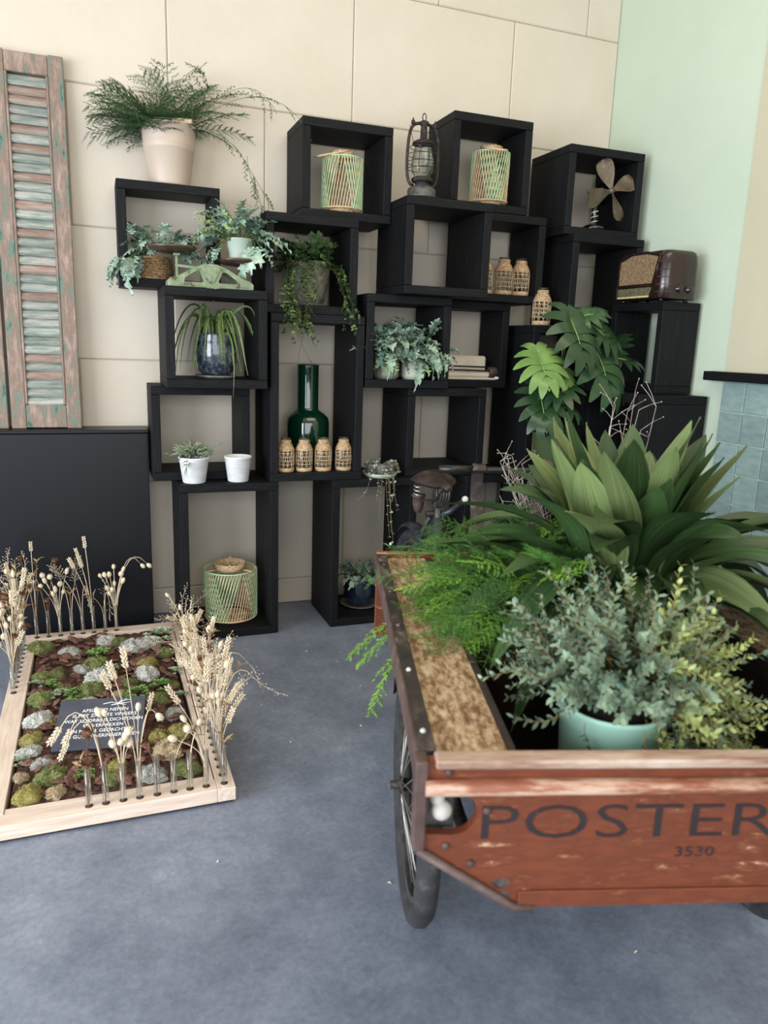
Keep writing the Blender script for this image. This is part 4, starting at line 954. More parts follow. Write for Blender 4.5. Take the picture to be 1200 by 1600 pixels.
for s in (-1,1):
    b = MB(); b.tube([(s*.062+.022*math.cos(a), -.085+.022*math.sin(a), .880+a*.0028) for a in [i*.45 for i in range(64)]], .0035, SPOKE, 5); b.build('coil_spring', sad)
    b = MB(); b.lathe([(.001,.80),(.012,.802),(.02,.815),(.026,.845),(.026,.872),(.032,.876),(.032,.884),(.001,.886)], RUSTB, 16, Matrix.Translation((s*.062,-.085,0))); b.build('spring_cup', sad)
    b = MB(); b.tube(bez((s*.062,-.085,.875),(s*.05,.02,.87),(s*.03,.08,.88),(s*.02,.12,.95),10), .005, RUSTM, 6); b.tube(bez((s*.062,-.085,.885),(s*.06,.0,.86),(s*.05,.05,.86),(s*.02,.02,.88),10), .004, RUSTM, 6); b.build('spring_wire', sad)
b = MB()
for k in range(4): b.tube([(.012*k-.02,.075+.032*math.cos(a),.92+.036*math.sin(a)) for a in [2*PI*i/16 for i in range(16)]], .004, GREYM, 5, closed=True)
b.build('front_coil', sad)
P('seat_post', lambda b: b.tube([(0,0,.93),(0,.02,.70),(0,.06,.60)], .014, GREYM, 10), trike, RT)
P('seat_clamp', lambda b: (b.box((-.024,-.02,.845),(.024,.03,.885), BIKEM, .006), b.tube([(-.05,.0,.815),(.05,.0,.815)], .013, RUSTM, 8)), trike, RT)
P('seat_tube', lambda b: b.tube([(0,.012,.80),(0,.03,.62),(0,.09,.26)], .022, BIKEM, 12), trike, RT)
P('main_tube', lambda b: b.tube([(0,.05,.62),(0,.35,.46),(0,1.0,.42),(0,1.36,.42)], .022, BIKEM, 12), trike, RT)
P('lower_tube', lambda b: b.tube([(0,.09,.27),(0,.6,.36),(0,1.36,.40)], .018, BIKEM, 10), trike, RT)
for s in (-1,1):
    P('seat_stay', lambda b: b.tube(bez((s*.03,-.0,.80),(s*.055,-.05,.72),(s*.06,-.16,.52),(s*.058,-.30,.33),10), .0115, BIKEM, 8), trike, RT)
    P('chain_stay', lambda b: b.tube([(s*.03,.08,.27),(s*.058,-.1,.29),(s*.058,-.305,.33)], .011, BIKEM, 8), trike, RT)
P('brake_lever', lambda b: b.tube([(.0,.0,.80),(.05,.03,.83),(.10,.04,.875)], [.014,.013,.011], BIKEM, 8), trike, RT)
P('lever_knob', lambda b: b.ball((.112,.042,.885), .015, WHITEP, 12, 8), trike, RT)
rw = bpy.data.objects.new('rear_wheel', None); COL.objects.link(rw); rw.parent = trike; rw.matrix_local = RT @ Matrix.Translation((0,-.305,.33))
wheel(rw, .33, .028, 32, .05)
def guard(b):
    vs = []; F = []; n = 20
    for i in range(n+1):
        a = -.5+(PI+.75)*i/n; c, s = math.cos(a), math.sin(a)
        for x, r in ((-.036,.345),(-.026,.362),(0,.368),(.026,.362),(.036,.345)): vs.append((x, -.305+r*c, .33+r*s))
    for i in range(n):
        for j in range(4): k = i*5+j; F.append((k, k+1, k+6, k+5))
    b.add(vs, F, BIKEM, True)
P('mudguard', guard, trike, RT)
P('rear_bracket', lambda b: (b.tube([(-.03*math.cos(a),-.655-.035*math.sin(a),.50) for a in [PI*i/10 for i in range(11)]], .007, WHITEP, 6)), trike, RT)
P('chain_guard', lambda b: b.ball((.03,-.02,.42), .11, BIKEM, 16, 10, sq=(.25,1.1,.9)), trike, RT)

# ------------------------------------------------------------------ plants in the tricycle box
def cart(u, v, z): return CM @ V3((u, v, z))
# ---- asparagus fern spilling over the left side
AF_G = [asp_frond(ASPG, .24+.05*k, 22, .085, 14, .015, .5+.2*k, 60+k, .4, .0013) for k in range(4)]
AF_L = [asp_frond(ASPL, .22+.05*k, 22, .075, 14, .015, .6+.2*k, 70+k, .4, .0013) for k in range(3)]
fern = thing('potted_asparagus_fern', 'bright green feathery asparagus fern spilling over the tricycle box side', 'potted plant', cart(.36,.80,.5155), CA)
pot(fern, [(.085,0),(.11,.24),(.115,.25),(.115,.27)], TERRA, 'pot', 24, .25)
for i in range(190):
    a = U(0,2*PI); e = U(-.1,1.15); r = U(0,.13)
    p0 = V3((r*math.cos(a), r*math.sin(a)*1.2, .28+.14*math.sin(max(e,0))))
    d = V3((math.cos(a)*math.cos(e)-.15, math.sin(a)*math.cos(e)*1.15+.05, math.sin(e)*.75))
    put('plume', random.choice(AF_G if U(0,1) < .72 else AF_L), fern, aim(p0, d, U(-.6,.6), U(.55,.85)))
for i in range(44):   # curtain hanging over the shelf, to the left and the front
    p0 = V3((U(-.14,-.02), U(-.24,.18), U(.28,.36))); d = V3((U(-1,-.35), U(-.8,.25), U(-.2,.2)))
    put('plume', random.choice(AF_L if i % 2 else AF_G), fern, aim(p0, d, U(-.6,.6), U(.55,.8)))
for i in range(36):   # dark fill between fern and shrub
    put('plume', random.choice(AF_G), fern, aim(V3((U(.0,.16),U(-.32,.0),U(.22,.34))), (U(.0,1),U(-1,.2),U(.0,.5)), U(-.6,.6), U(.5,.75)))
for d, s in (((-.95,.3,.0),1.15),((-.95,.3,-.45),1.35),((-1,.1,-.05),1.05),((-.5,-.9,-.05),.95),((-.3,-1,.0),1.05)):
    put('plume', AF_L[2], fern, aim(V3((-.16,-.05,.31)), d, 0, s))
# ---- blue green shrub in the mint pot
def shrub_branch(m, L=.2, n=13, ls=.021, seed=0, sm=TWIGO):
    R = random.Random(seed); b = MB(); pts = [V3((.012*math.sin(i*.9+seed), L*i/8, .02*math.sin(i*.5+seed*2)-.05*L*(i/8)**2)) for i in range(9)]
    b.tube(pts, [.0016*(1-.6*i/8) for i in range(9)], sm, 4)
    for k in range(n):
        t = (.15+.85*(k+1)/n)*8; i = min(int(t), 7); p = pts[i].lerp(pts[i+1], t-i); a0 = k*PI/2+R.uniform(-.4,.4)
        for sg in (0, PI):
            a = a0+sg; d = V3((math.cos(a), .75, math.sin(a))).normalized(); s = ls*R.uniform(.75,1.2)*(1.1-.35*k/n)
            nr = V3((-math.cos(a)*.6, .8, -math.sin(a)*.6))
            b.strip([p, p+d*s*.3, p+d*s*.65, p+d*s], [s*.07, s*.23, s*.24, s*.03], nr, m, .15)
    return b.mesh('branch')
SB = [shrub_branch(SHRUB, .15+.03*k, 13, .024, k) for k in range(4)]; SY = [shrub_branch(SHRUY, .14+.03*k, 12, .025, 9+k) for k in range(3)]
sh = thing('potted_shrub', 'dense small leaved blue green shrub in a mint pot', 'potted plant', cart(.475,.30,.5155), CA)
pot(sh, [(.10,0),(.106,.01),(.118,.235),(.120,.245),(.120,.255)], MINTP, 'pot', 40, .235)
for i in range(330):
    a = U(0,2*PI); e = math.asin(U(-.25,1)); rr = .13*U(.25,1.0)**.6
    dirv = V3((math.cos(a)*math.cos(e)*1.25, math.sin(a)*math.cos(e)*1.05, math.sin(e)*.95))
    if dirv.z < .12 and dirv.y < .1 and dirv.x < .35: dirv.z = U(.15,.5)
    p0 = V3((.03,.02,.27))+dirv*rr
    d = dirv.normalized()+V3((U(-.35,.35),U(-.35,.35),U(-.1,.4)))
    yel = dirv.x > .2 and dirv.y < .35
    put('branch', random.choice(SY if (yel and U(0,1) < .8) else SB), sh, aim(p0, d, U(-1.5,1.5), U(.6,1.0)))
for i in range(26):
    put('branch', random.choice(SY if U(0,1) < .6 else SB), sh, aim(V3((U(.02,.2),U(-.16,-.08),U(.22,.30))), (U(-.1,.6),U(-.8,-.2),U(-.9,-.1)), U(-1,1), U(.5,.75)))
for p0, d, s in (((-.1,-.06,.34),(-1,-.1,.25),1.0),((-.1,-.08,.28),(-1,-.3,.05),.9),((.02,-.13,.25),(.0,-.5,-1),.95),((.1,-.12,.25),(.3,-.5,-.8),.8),((-.09,-.1,.25),(-.25,-.3,-1),.6)):
    put('branch', SB[1], sh, aim(V3(p0), d, 0, s))
# ---- aspidistra
def asp_leaf(name, root, base, tip, ctrl, width, m, roll=0.0, n=14):
    B, c1, c2 = ctrl; q = [V3(base), V3(base).lerp(B,.5)]+bez(B, c1, c2, tip, n-2); b = MB(); vs = []; F = []
    for i, p in enumerate(q):
        t = i/n; tg = (q[min(i+1,n)]-q[max(i-1,0)]).normalized()
        up = V3((0,0,1)); sd = tg.cross(up); sd = sd.normalized() if sd.length > .08 else V3((tg.y,-tg.x,0)).normalized()
        sd = rot3(sd, tg, roll); nn = sd.cross(tg)
        s = max(0,(i-1.5)/(n-1.5)); wd = width*(math.sin(PI*s**.86)**.85 if 0 < s < 1 else 0)+.0035*(1-t)
        for j, c in enumerate((-1,-.55,0,.55,1)):
            vs.append(p+sd*wd*c+nn*(wd*(.30*abs(c)**1.3)+.004*math.sin(t*9+c*3)*abs(c)))
    for i in range(n):
        for j in range(4): a = i*5+j; F.append((a, a+1, a+6, a+5))
    b.add([tuple(v) for v in vs], F, m, True); o = b.build(name, root)
    uvl = o.data.uv_layers.new(name='leaf'); ru = U(0,20)
    for lp in o.data.loops: uvl.data[lp.index].uv = ((lp.vertex_index % 5)/4+ru, (lp.vertex_index//5)/n+ru)
    return o
asp = thing('potted_aspidistra', 'large aspidistra with broad dark green leaves in the tricycle box', 'potted plant', cart(.68,.80,.5155), CA)
pot(asp, [(.12,0),(.15,.22),(.155,.26),(.155,.27)], DARKP, 'pot', 28, .25)
NL = 96
for i in range(NL):
    a = i*2.39996+U(-.25,.25); f = (i+.5)/NL          # f 0 upright .. 1 hanging
    r0 = .03+.09*U(0,1); base = V3((r0*math.cos(a), r0*math.sin(a), .25)); d = V3((math.cos(a), math.sin(a), 0))
    if f < .36: e = U(.95,1.42); L = U(.36,.48); B = base+d*U(.02,.05)+V3((0,0,U(.10,.17))); sag = .0
    elif f < .70: e = U(.15,.85); L = U(.38,.48); B = base+d*U(.04,.08)+V3((0,0,U(.12,.22))); sag = U(.02,.10)
    else: e = U(-.25,.35); L = U(.36,.48); B = base+d*U(.05,.10)+V3((0,0,U(.10,.20))); sag = U(.10,.26)
    tip = B+d*L*math.cos(e)+V3((0,0,L*math.sin(e)-sag))
    c1 = B+d*L*.30*math.cos(e+.35)+V3((0,0,L*.34*math.sin(min(e+.45,1.5)))); c2 = B+d*L*.68*math.cos(e)+V3((0,0,L*.70*math.sin(e)+.03-sag*.25))
    asp_leaf('leaf', asp, base, tip, (B, c1, c2), U(.050,.066), ASPI2 if (f < .36 and U(0,1) < .5) or U(0,1) < .12 else ASPI, U(-.45,.45))
# ---- bare twigs
tw = thing('twig_bundle', 'bare pale twigs standing behind the aspidistra', 'twigs', cart(.70,1.12,.5155), CA)
def twig(p0, p1, r=.0022, par=tw, n=4):
    q = bez(p0, V3(p0).lerp(V3(p1),.35)+V3((U(-.02,.02),U(-.02,.02),.01)), V3(p0).lerp(V3(p1),.7)+V3((U(-.03,.03),U(-.03,.03),0)), p1, 8)
    b = MB(); b.tube(q, [r*(1-.7*i/8) for i in range(9)], TWIGP, 5)
    for k in range(3,9):
        for _ in range(2):
            if U(0,1) < .55:
                d = V3((U(-1,1),U(-.5,.5),U(.1,.9))).normalized(); e = q[k]+d*U(.03,.09); b.tube([q[k], q[k].lerp(e,.5)+V3((0,0,.004)), e], [r*.45,r*.35,r*.2], TWIGP, 4); b.ball(tuple(e), .0022, TWIGP, 5, 4)
    b.build('twig', par)
for i in range(16): twig((U(-.03,.03),U(-.03,.03),.001), (U(-.34,-.18),U(-.02,.16),U(.54,.68)))
for i in range(10): twig((U(-.03,.03),U(-.03,.03),.001), (U(.0,.28),U(.0,.14),U(.74,.90)))

# ------------------------------------------------------------------ monstera
mon = thing('potted_monstera', 'monstera with large split leaves in a dull green pot', 'potted plant', (1.63,-.80,.8265))
pot(mon, [(.085,0),(.105,.27),(.108,.275),(.108,.285)], GREENP, 'pot', 30, .265)
def mon_leaf(Ls, m, seed=0):
    R = random.Random(seed); b = MB(); nl = 6; vs = []; F = []
    def blade(pts, wl, wr):   # pts centre line of lobe; widths to both sides
        k = len(b.v)
        vv = []; ff = []
        for i, p in enumerate(pts):
            t = (pts[min(i+1,len(pts)-1)]-pts[max(i-1,0)]).normalized(); s = V3((0,0,1)).cross(t).normalized()
            vv += [p+s*wl[i], p, p-s*wr[i]]
        for i in range(len(pts)-1): a = i*3; ff += [(a, a+1, a+4, a+3), (a+1, a+2, a+5, a+4)]
        b.add([tuple(v) for v in vv], ff, m, True)
    for sg in (-1, 1):
        for k in range(nl):
            t = k/(nl-1); y0 = Ls*(-.02+.62*t); ang = math.radians(152-128*t**.9)   # from backwards lobes to forward
            ln = Ls*(.56+.10*math.sin(PI*t)-.14*t)*R.uniform(.95,1.05); dirv = V3((sg*math.sin(ang), math.cos(ang), 0))
            st = V3((0,y0,0)); pts = []
            for i in range(7):
                s = i/6; p = st+dirv*ln*s+V3((0, Ls*.10*s*s, 0)); p.z = .10*Ls*math.sin(s*PI*.8)-.16*Ls*s*s-.10*Ls*max(0,p.y/Ls)**2; pts.append(p)
            wd = [Ls*.088, Ls*.104, Ls*.110, Ls*.110, Ls*.102, Ls*.078, Ls*.018]
            blade(pts, wd, wd)
    # tip lobe
    pts = [V3((0, Ls*(.5+.5*i/6), -.10*Ls*(.5+.5*i/6)**2)) for i in range(7)]; wd = [Ls*.09,Ls*.12,Ls*.13,Ls*.11,Ls*.08,Ls*.04,.001]; blade(pts, wd, wd)
    b.tube([(0,-.01,.003),(0,Ls*.4,.002),(0,Ls*.9,-.07*Ls)], [.004,.003,.001], RIB, 5)
    return b.mesh('leaf')
ml = [(1.484,-.88,1.453,.21,(-.12,-.75,-.65),MONL,.15),(1.674,-.88,1.611,.25,(.05,-.62,-.78),MONS,.0),(1.846,-.88,1.462,.29,(.06,-.60,-.80),MONS,-.1),(1.502,-.88,1.254,.21,(-.15,-.66,-.75),MONS,.1),(1.60,-.84,1.437,.17,(.25,-.7,-.66),MONL,.3),(1.60,-.86,1.345,.20,(-.3,-.75,-.3),MONS,.2),(1.86,-.80,1.645,.2,(.55,-.5,-.5),MONS,.5),(1.78,-.80,1.72,.15,(.8,-.3,.25),MONS,.7),(2.06,-.76,1.50,.16,(.7,-.4,-.1),MONS,.3),(2.02,-.74,1.56,.14,(.1,-.5,.8),MONS,-.2),(1.60,-.86,1.15,.16,(.2,-.7,-.5),MONS,0),(1.66,-.82,1.27,.18,(.45,-.6,-.4),MONS,.0)]
b0 = V3((0,0,.27))
for i, (x, y, z, Ls, d, m, ro) in enumerate(ml):
    p = V3((x,y,z))-V3((1.63,-.80,.8265))-V3(d).normalized()*Ls*.42
    lf = put('leaf', mon_leaf(Ls*1.15, m, i), mon, aim(p, d, ro, 1))
    b = MB(); b.tube(bez(b0, b0+V3((p.x*.2,p.y*.1,p.z*.3)), p+V3((-p.x*.3,.04,-.02)), p, 8), .004, RIB if i in (0,4) else STEMG, 6); b.build('stem', mon)
b = MB(); q = bez((.06,-.06,.66),(.065,-.07,.7),(.07,-.08,.74),(.08,-.085,.79),8); b.strip(q, [.006,.012,.016,.018,.018,.015,.011,.006,.001], (0,-1,.2), FERNY, .6); b.build('leaf_bud', mon)

# ------------------------------------------------------------------ moss garden tray on the floor
TX0, TX1, TY0, TY1, TZ = -1.04, -.25, -1.925, -.30, .06
tray = thing('planting_tray', 'pale oak tray on the floor filled with moss and bark', 'tray', (TX0,TY0,0))
def rail(nm, a, b, m):
    g = MB(); g.box((a[0]-TX0,a[1]-TY0,a[2]), (b[0]-TX0,b[1]-TY0,b[2]), m, .002); return g.build(nm, tray)
r_f = rail('front_rail', (TX0,TY0,.012), (TX1-.0605,TY0+.068,TZ), PINEX); rail('inner_front_rail', (TX0+.08,TY0+.072,.012), (TX1-.085,TY0+.098,TZ-.002), PINEX)
r_r = rail('side_rail', (TX1-.06,TY0,.012), (TX1,TY1,TZ), PINE); rail('inner_side_rail', (TX1-.084,TY0+.072,.012), (TX1-.064,TY1-.076,TZ-.002), PINE)
r_l = rail('side_rail', (TX0,TY0+.0685,.012), (TX0+.078,TY1,TZ), PINE); r_b = rail('back_rail', (TX0+.0785,TY1-.075,.012), (TX1-.061,TY1,TZ), PINEX)
g = MB(); g.box((.01,.01,.002), (TX1-TX0-.01,TY1-TY0-.01,.0115), DARKW, .001); g.build('base_board', tray)
# bed of bark
g = MB(); nx, ny = 46, 96; x0, x1, y0, y1 = TX0+.079, TX1-.086, TY0+.099, TY1-.0765; vs = []; F = []
for j in range(ny+1):
    for i in range(nx+1):
        e = min(i, nx-i, j, ny-j); vs.append((x0+(x1-x0)*i/nx, y0+(y1-y0)*j/ny, .013 if e == 0 else .052+U(-.008,.008)))
for j in range(ny):
    for i in range(nx): a = j*(nx+1)+i; F.append((a, a+1, a+nx+2, a+nx+1))
g.add(vs, F, BARKB, False); bed = g.build('bark_mulch'); tag(bed, 'fine red brown bark mulch filling the oak tray', 'mulch'); bed['kind'] = 'stuff'
# moss and lichen cushions, sedum clumps
MOSS = [('W',-0.803,-0.599,0.054),('G',-0.937,-0.503,0.055),('S',-0.676,-0.664,0.045),('G',-0.687,-0.771,0.063),('W',-0.644,-0.496,0.051),('W',-0.515,-0.609,0.067),('W',-0.444,-0.583,0.056),('S',-0.397,-0.528,0.069),('G',-0.380,-0.711,0.042),('Y',-0.470,-0.820,0.048),('W',-0.477,-0.936,0.056),('W',-0.668,-0.917,0.060),('G',-0.910,-0.831,0.040),('S',-0.925,-0.924,0.031),('G',-0.815,-0.981,0.034),('G',-0.710,-1.047,0.056),('S',-0.777,-1.061,0.038),('G',-0.900,-1.063,0.054),('W',-0.898,-1.250,0.056),('Y',-0.847,-1.287,0.028),('Y',-0.912,-1.403,0.042),('W',-0.915,-1.485,0.041),('G',-0.831,-1.679,0.053),('Y',-0.900,-1.775,0.047),('W',-0.396,-1.346,0.042),('G',-0.379,-1.077,0.032),('Y',-0.470,-1.514,0.043),('Y',-0.394,-1.501,0.048),('C',-0.447,-1.626,0.054),('G',-0.395,-1.770,0.046),('W',-0.513,-1.769,0.048),('G',-0.645,-1.750,0.039),('Y',-0.621,-1.669,0.036),('Y',-0.662,-1.204,0.042),('S',-0.526,-1.136,0.048),('G',-0.557,-1.011,0.040),('S',-0.430,-1.096,0.047),('C',-0.815,-1.778,0.036),('G',-0.438,-1.206,0.048),('W',-0.749,-0.805,0.036),('G',-0.580,-0.514,0.040),('C',-0.930,-1.652,0.028),('S',-0.718,-1.705,0.028),('S',-0.935,-1.555,0.026),('G',-0.848,-0.827,0.041),('S',-0.839,-1.042,0.034),('W',-0.723,-1.143,0.038),('S',-.62,-.86,.04),('S',-.79,-1.16,.04),('S',-.36,-.95,.03),('S',-.55,-1.22,.035),('S',-.36,-1.20,.03),('S',-.87,-.93,.03),('C',-.60,-1.10,.03),('W',-.87,-1.58,.035)]
MT = {'W':(MOSSW,'moss_cushion','small grey white lichen cushion in the oak tray','lichen cushions in the tray'),'G':(MOSSG,'moss_cushion','dark green moss cushion in the oak tray','green moss cushions in the tray'),'Y':(MOSSY,'moss_cushion','yellow green moss cushion in the oak tray','yellow moss cushions in the tray'),'C':(MOSSC,'moss_cushion','cream coloured lichen tuft in the oak tray','cream lichen tufts in the tray')}
def dome(m, rough, seed, spikes=0):
    R = random.Random(seed); b = MB(); n, k = 26, 10; vs = []; F = []
    ph = [R.uniform(0,6) for _ in range(6)]
    for j in range(k):
        e = PI/2*j/(k-.5)
        for i in range(n):
            a = 2*PI*i/n; lump = 1+.12*math.sin(3*a+ph[0])+.08*math.sin(5*a+ph[1]+e*3)+R.uniform(-rough,rough)
            vs.append((math.cos(a)*math.cos(e)**.75*lump, math.sin(a)*math.cos(e)**.75*lump*.9, math.sin(e)*.72*lump))
    vs.append((0,0,.72))
    for j in range(k-1):
        for i in range(n): q = (i+1) % n; F.append((j*n+i, j*n+q, (j+1)*n+q, (j+1)*n+i))
    for i in range(n): F.append(((k-1)*n+i, (k-1)*n+(i+1) % n, k*n))
    b.add(vs, F, m, rough < .05)
    for _ in range(spikes):
        a = R.uniform(0,2*PI); e = math.asin(R.uniform(.05,1)); c = V3((math.cos(a)*math.cos(e)**.75, math.sin(a)*math.cos(e)**.75*.9, math.sin(e)*.72))
        d = (c.normalized()+V3((R.uniform(-.5,.5),R.uniform(-.5,.5),R.uniform(-.2,.6)))).normalized(); s = V3((R.uniform(-1,1),R.uniform(-1,1),R.uniform(-1,1))).normalized()*.03; t = c+d*R.uniform(.10,.24)
        b.add([tuple(c-s),tuple(c+s),tuple(t)], [(0,1,2)], m)
    return b.mesh('moss_cushion')
DM = {'W':[dome(MOSSW,.10,k,420) for k in range(3)],'G':[dome(MOSSG,.05,10+k,500) for k in range(3)],'Y':[dome(MOSSY,.04,20+k,500) for k in range(3)],'C':[dome(MOSSC,.12,30+k,420) for k in range(2)]}
def sedum(m, n, seed):
    R = random.Random(seed); b = MB()
    for _ in range(n):
        a = R.uniform(0,2*PI); r = R.uniform(0,.85); c = V3((r*math.cos(a), r*math.sin(a), .10+.32*(1-r)))
        for j in range(9):
            b_ = j*2.4; e = .2+.13*j; d = V3((math.cos(b_)*math.cos(e), math.sin(b_)*math.cos(e), math.sin(e))); s = .30*(1-.05*j)
            b.strip([c, c+d*s*.5, c+d*s], [.03,.10,.012], (0,0,1), m, .25)
    return b.mesh('sedum_clump')
SD = [sedum(SEDG,15,1), sedum(SEDP,20,2), sedum(SEDG,18,3), sedum(SEDP,16,4)]
def where(x, y):
    a = 'back' if y > -.68 else 'far middle' if y > -1.02 else 'middle' if y > -1.36 else 'near middle' if y > -1.64 else 'front'
    return a+(' left' if x < -.80 else ' centre left' if x < -.645 else ' centre right' if x < -.49 else ' right')+' of the oak tray'
for i, (k, x, y, r) in enumerate(MOSS):
    if k == 'S':
        j = i % 4; o = put('sedum_clump', SD[j])
        tag(o, ('fresh green sedum rosettes at the ' if j in (0,2) else 'pale grey green sedum rosettes at the ')+where(x, y), 'sedum', 'green sedum in the tray' if j in (0,2) else 'pale sedum in the tray')
        o.matrix_world = Matrix.Translation((x,y,.058)) @ Matrix.Rotation(U(0,6),4,'Z') @ Matrix.Diagonal((r*1.5,r*1.5,r*1.5,1))
    else:
        m, nm, lab, grp = MT[k]; o = tag(put(nm, random.choice(DM[k])), lab.replace('in the oak tray','at the '+where(x, y)), 'moss', grp)
        o.matrix_world = Matrix.Translation((x,y,.052)) @ Matrix.Rotation(U(0,6),4,'Z') @ Matrix.Diagonal((r*1.05,r*.95,r*U(.8,1.05),1))
# bark chips
BC = []
for k in range(6):
    b = MB(); b.ball((0,0,0), 1, BARK, 7, 4, sq=(1,.55+.1*(k % 3),.22), wob=.22); me = b.mesh('bark_chip'); me.polygons.foreach_set('use_smooth', [False]*len(me.polygons)); BC.append(me)
cnt = 0
while cnt < 230:
    x, y = U(x0+.025,x1-.025), U(y0+.025,y1-.025)
    if any((x-mx)**2+(y-my)**2 < (mr*.85)**2 for k, mx, my, mr in MOSS) or (-.82 < x < -.52 and -1.56 < y < -1.33): continue
    s = U(.016,.032); o = tag(put('bark_chip', random.choice(BC)), 'red brown bark chip lying between the moss cushions', 'bark chip', 'bark chips in the tray')
    o.matrix_world = Matrix.Translation((x,y,.062+U(0,.008))) @ Euler((U(-.5,.5),U(-.5,.5),U(0,6))).to_matrix().to_4x4() @ Matrix.Diagonal((s,s,s,1)); cnt += 1
# slate with engraved verse
sl = thing('slate_sign', 'dark slate plaque with a white engraved verse lying on the moss', 'sign', (-.672,-1.44,.112)); sl.rotation_euler = (math.radians(24),0,math.radians(-9))
b = MB(); b.box((-.155,-.115,-.006),(.155,.115,.006), SLATE, .002); b.build('plate', sl)
for k, line in enumerate(('AFSCHEID NEMEN','IS MET ZACHTE VINGERS','WAT VOORBIJ IS DICHTDOEN','EN VERPAKKEN','IN MOOIE GEDACHTEN','EN GOEDE HERINNERINGEN')):
    put('lettering', text_mesh(line, .0205, INK, .0002, 'CENTER', 1.0, .0), sl, Matrix.Translation((.012,.050-k*.0235,.0064)))
b = MB()
for q in ([(.05,.085),(.075,.098),(.10,.10)],[(.05,.085),(.08,.085),(.10,.088)],[(.03,.078),(.06,.082),(.085,.075)],[(.06,.092),(.07,.104)],[(.075,.095),(.085,.108)],[(.0,.085),(.03,.092),(.05,.085)]): b.tube([(x,y,.0064) for x, y in q], .0014, INK, 4)
b.build('engraved_bird', sl)

# ------------------------------------------------------------------ glass tubes with dried stems along the rails
b = MB(); pr = [(.004,0),(.0085,.004),(.0100,.012),(.0100,.135)]
b.lathe([(.0005,0)]+pr+[(r-.0012, z) for r, z in pr[::-1][:-1]]+[(.0005,.003)], GLASST, 14, None, True, False); b.ring((0,0,.135), .0096, .0009, GLASST, 14, 4); TUBE = b.mesh('glass_tube')
b = MB(); b.lathe([(.0003,.0012),(.0125,.0010),(.0127,0)], HOLE, 14); HOLEM = b.mesh('tube_hole')
def tube_at(x, y, label, group, rl):
    o = tag(put('glass_tube', TUBE), label, 'glass tube', group); o.location = (x,y,TZ+.0014)
    h = put('tube_hole', HOLEM, rl); h.location = (x-TX0,y-TY0,TZ)
# seed heads
def wheat_mesh(L=.055, seed=0):
    R = random.Random(seed); b = MB(); n = 11
    for k in range(n):
        y = L*k/n
        for s in range(3):
            a = k*1.2+s*2.09; d = V3((math.cos(a)*.6, .8, math.sin(a)*.6)).normalized(); c = V3((math.cos(a)*.0032, y, math.sin(a)*.0032)); l = .011*R.uniform(.85,1.15)
            b.tube([c, c+d*l*.45, c+d*l], [.0012,.0026,.0003], HUSK, 5)
    return b.mesh('wheat_ear')
WH = [wheat_mesh(.05+.008*k, k) for k in range(3)]
def bunny(L, r, seed):
    R = random.Random(seed); b = MB(); b.ball((0,L/2,0), 1, FLUFF, 12, 8, sq=(r,L/2,r), wob=.06)
    for _ in range(70):
        a = R.uniform(0,2*PI); h = R.uniform(.08,1); rr = r*math.sin(PI*min(h,.98)**.9)+.001; c = V3((rr*math.cos(a), L*h, rr*math.sin(a))); d = V3((math.cos(a)*.6,.8,math.sin(a)*.6)); s = V3((-math.sin(a),0,math.cos(a)))*.0005
        b.add([tuple(c-s),tuple(c+s),tuple(c+d*.006)], [(0,1,2)], FLUFF)
    return b.mesh('bunny_tail')
BU = [bunny(.028,.0095,1), bunny(.024,.011,2), bunny(.033,.009,3)]
def brown_flower(seed):
    R = random.Random(seed); b = MB(); b.ball((0,.004,0), .011, DRYB, 10, 6, sq=(1.3,.7,1.3), wob=.2)
    for i in range(26):
        a = i*2.4; r = .008+.013*(i/26); d = V3((math.cos(a),.35+.5*(1-i/26),math.sin(a))).normalized()
        b.strip([V3((0,.004,0)), d*r*.8+V3((0,.004,0)), d*r*1.25+V3((0,.006+R.uniform(-.004,.004),0))], [.002,.0036,.001], (0,1,0), DRYB, .3)
    return b.mesh('dried_flower')
BF = [brown_flower(k) for k in range(2)]
def panicle(seed, L=.1):
    R = random.Random(seed); b = MB(); pts = [V3((0,L*i/8,-.25*L*(i/8)**2)) for i in range(9)]; b.tube(pts, .0006, STRAW, 4)
    for k in range(2,9):
        for s in (-1,1):
            d = V3((s*R.uniform(.4,1),R.uniform(.2,.9),R.uniform(-.6,.4))).normalized(); l = R.uniform(.015,.04)*(1.2-k/9); e = pts[k]+d*l; b.tube([pts[k], e], .0004, STRAW, 3)
            b.tube([e, e+d*.003, e+d*.007], [.0006,.0016,.0003], HUSK, 4)
    return b.mesh('panicle')
PA = [panicle(k,.09+.02*k) for k in range(3)]
def leafy(seed):
    R = random.Random(seed); b = MB()
    for k in range(5):
        a = k*1.3; d = V3((math.cos(a),.6,math.sin(a))).normalized(); l = R.uniform(.025,.045); b.strip([V3((0,.008*k,0)), V3((0,.008*k,0))+d*l*.5, V3((0,.008*k-.004,0))+d*l], [.002,.006,.001], (0,1,.2), STRAWD, .4)
    return b.mesh('dried_leaf')
LF = [leafy(k) for k in range(2)]
HEADS = {'w':('wheat_ear',WH,STRAW),'b':('bunny_tail',BU,STRAW),'f':('dried_flower',BF,DRYB),'p':('panicle',PA,STRAW),'l':('dried_leaf',LF,STRAWD)}
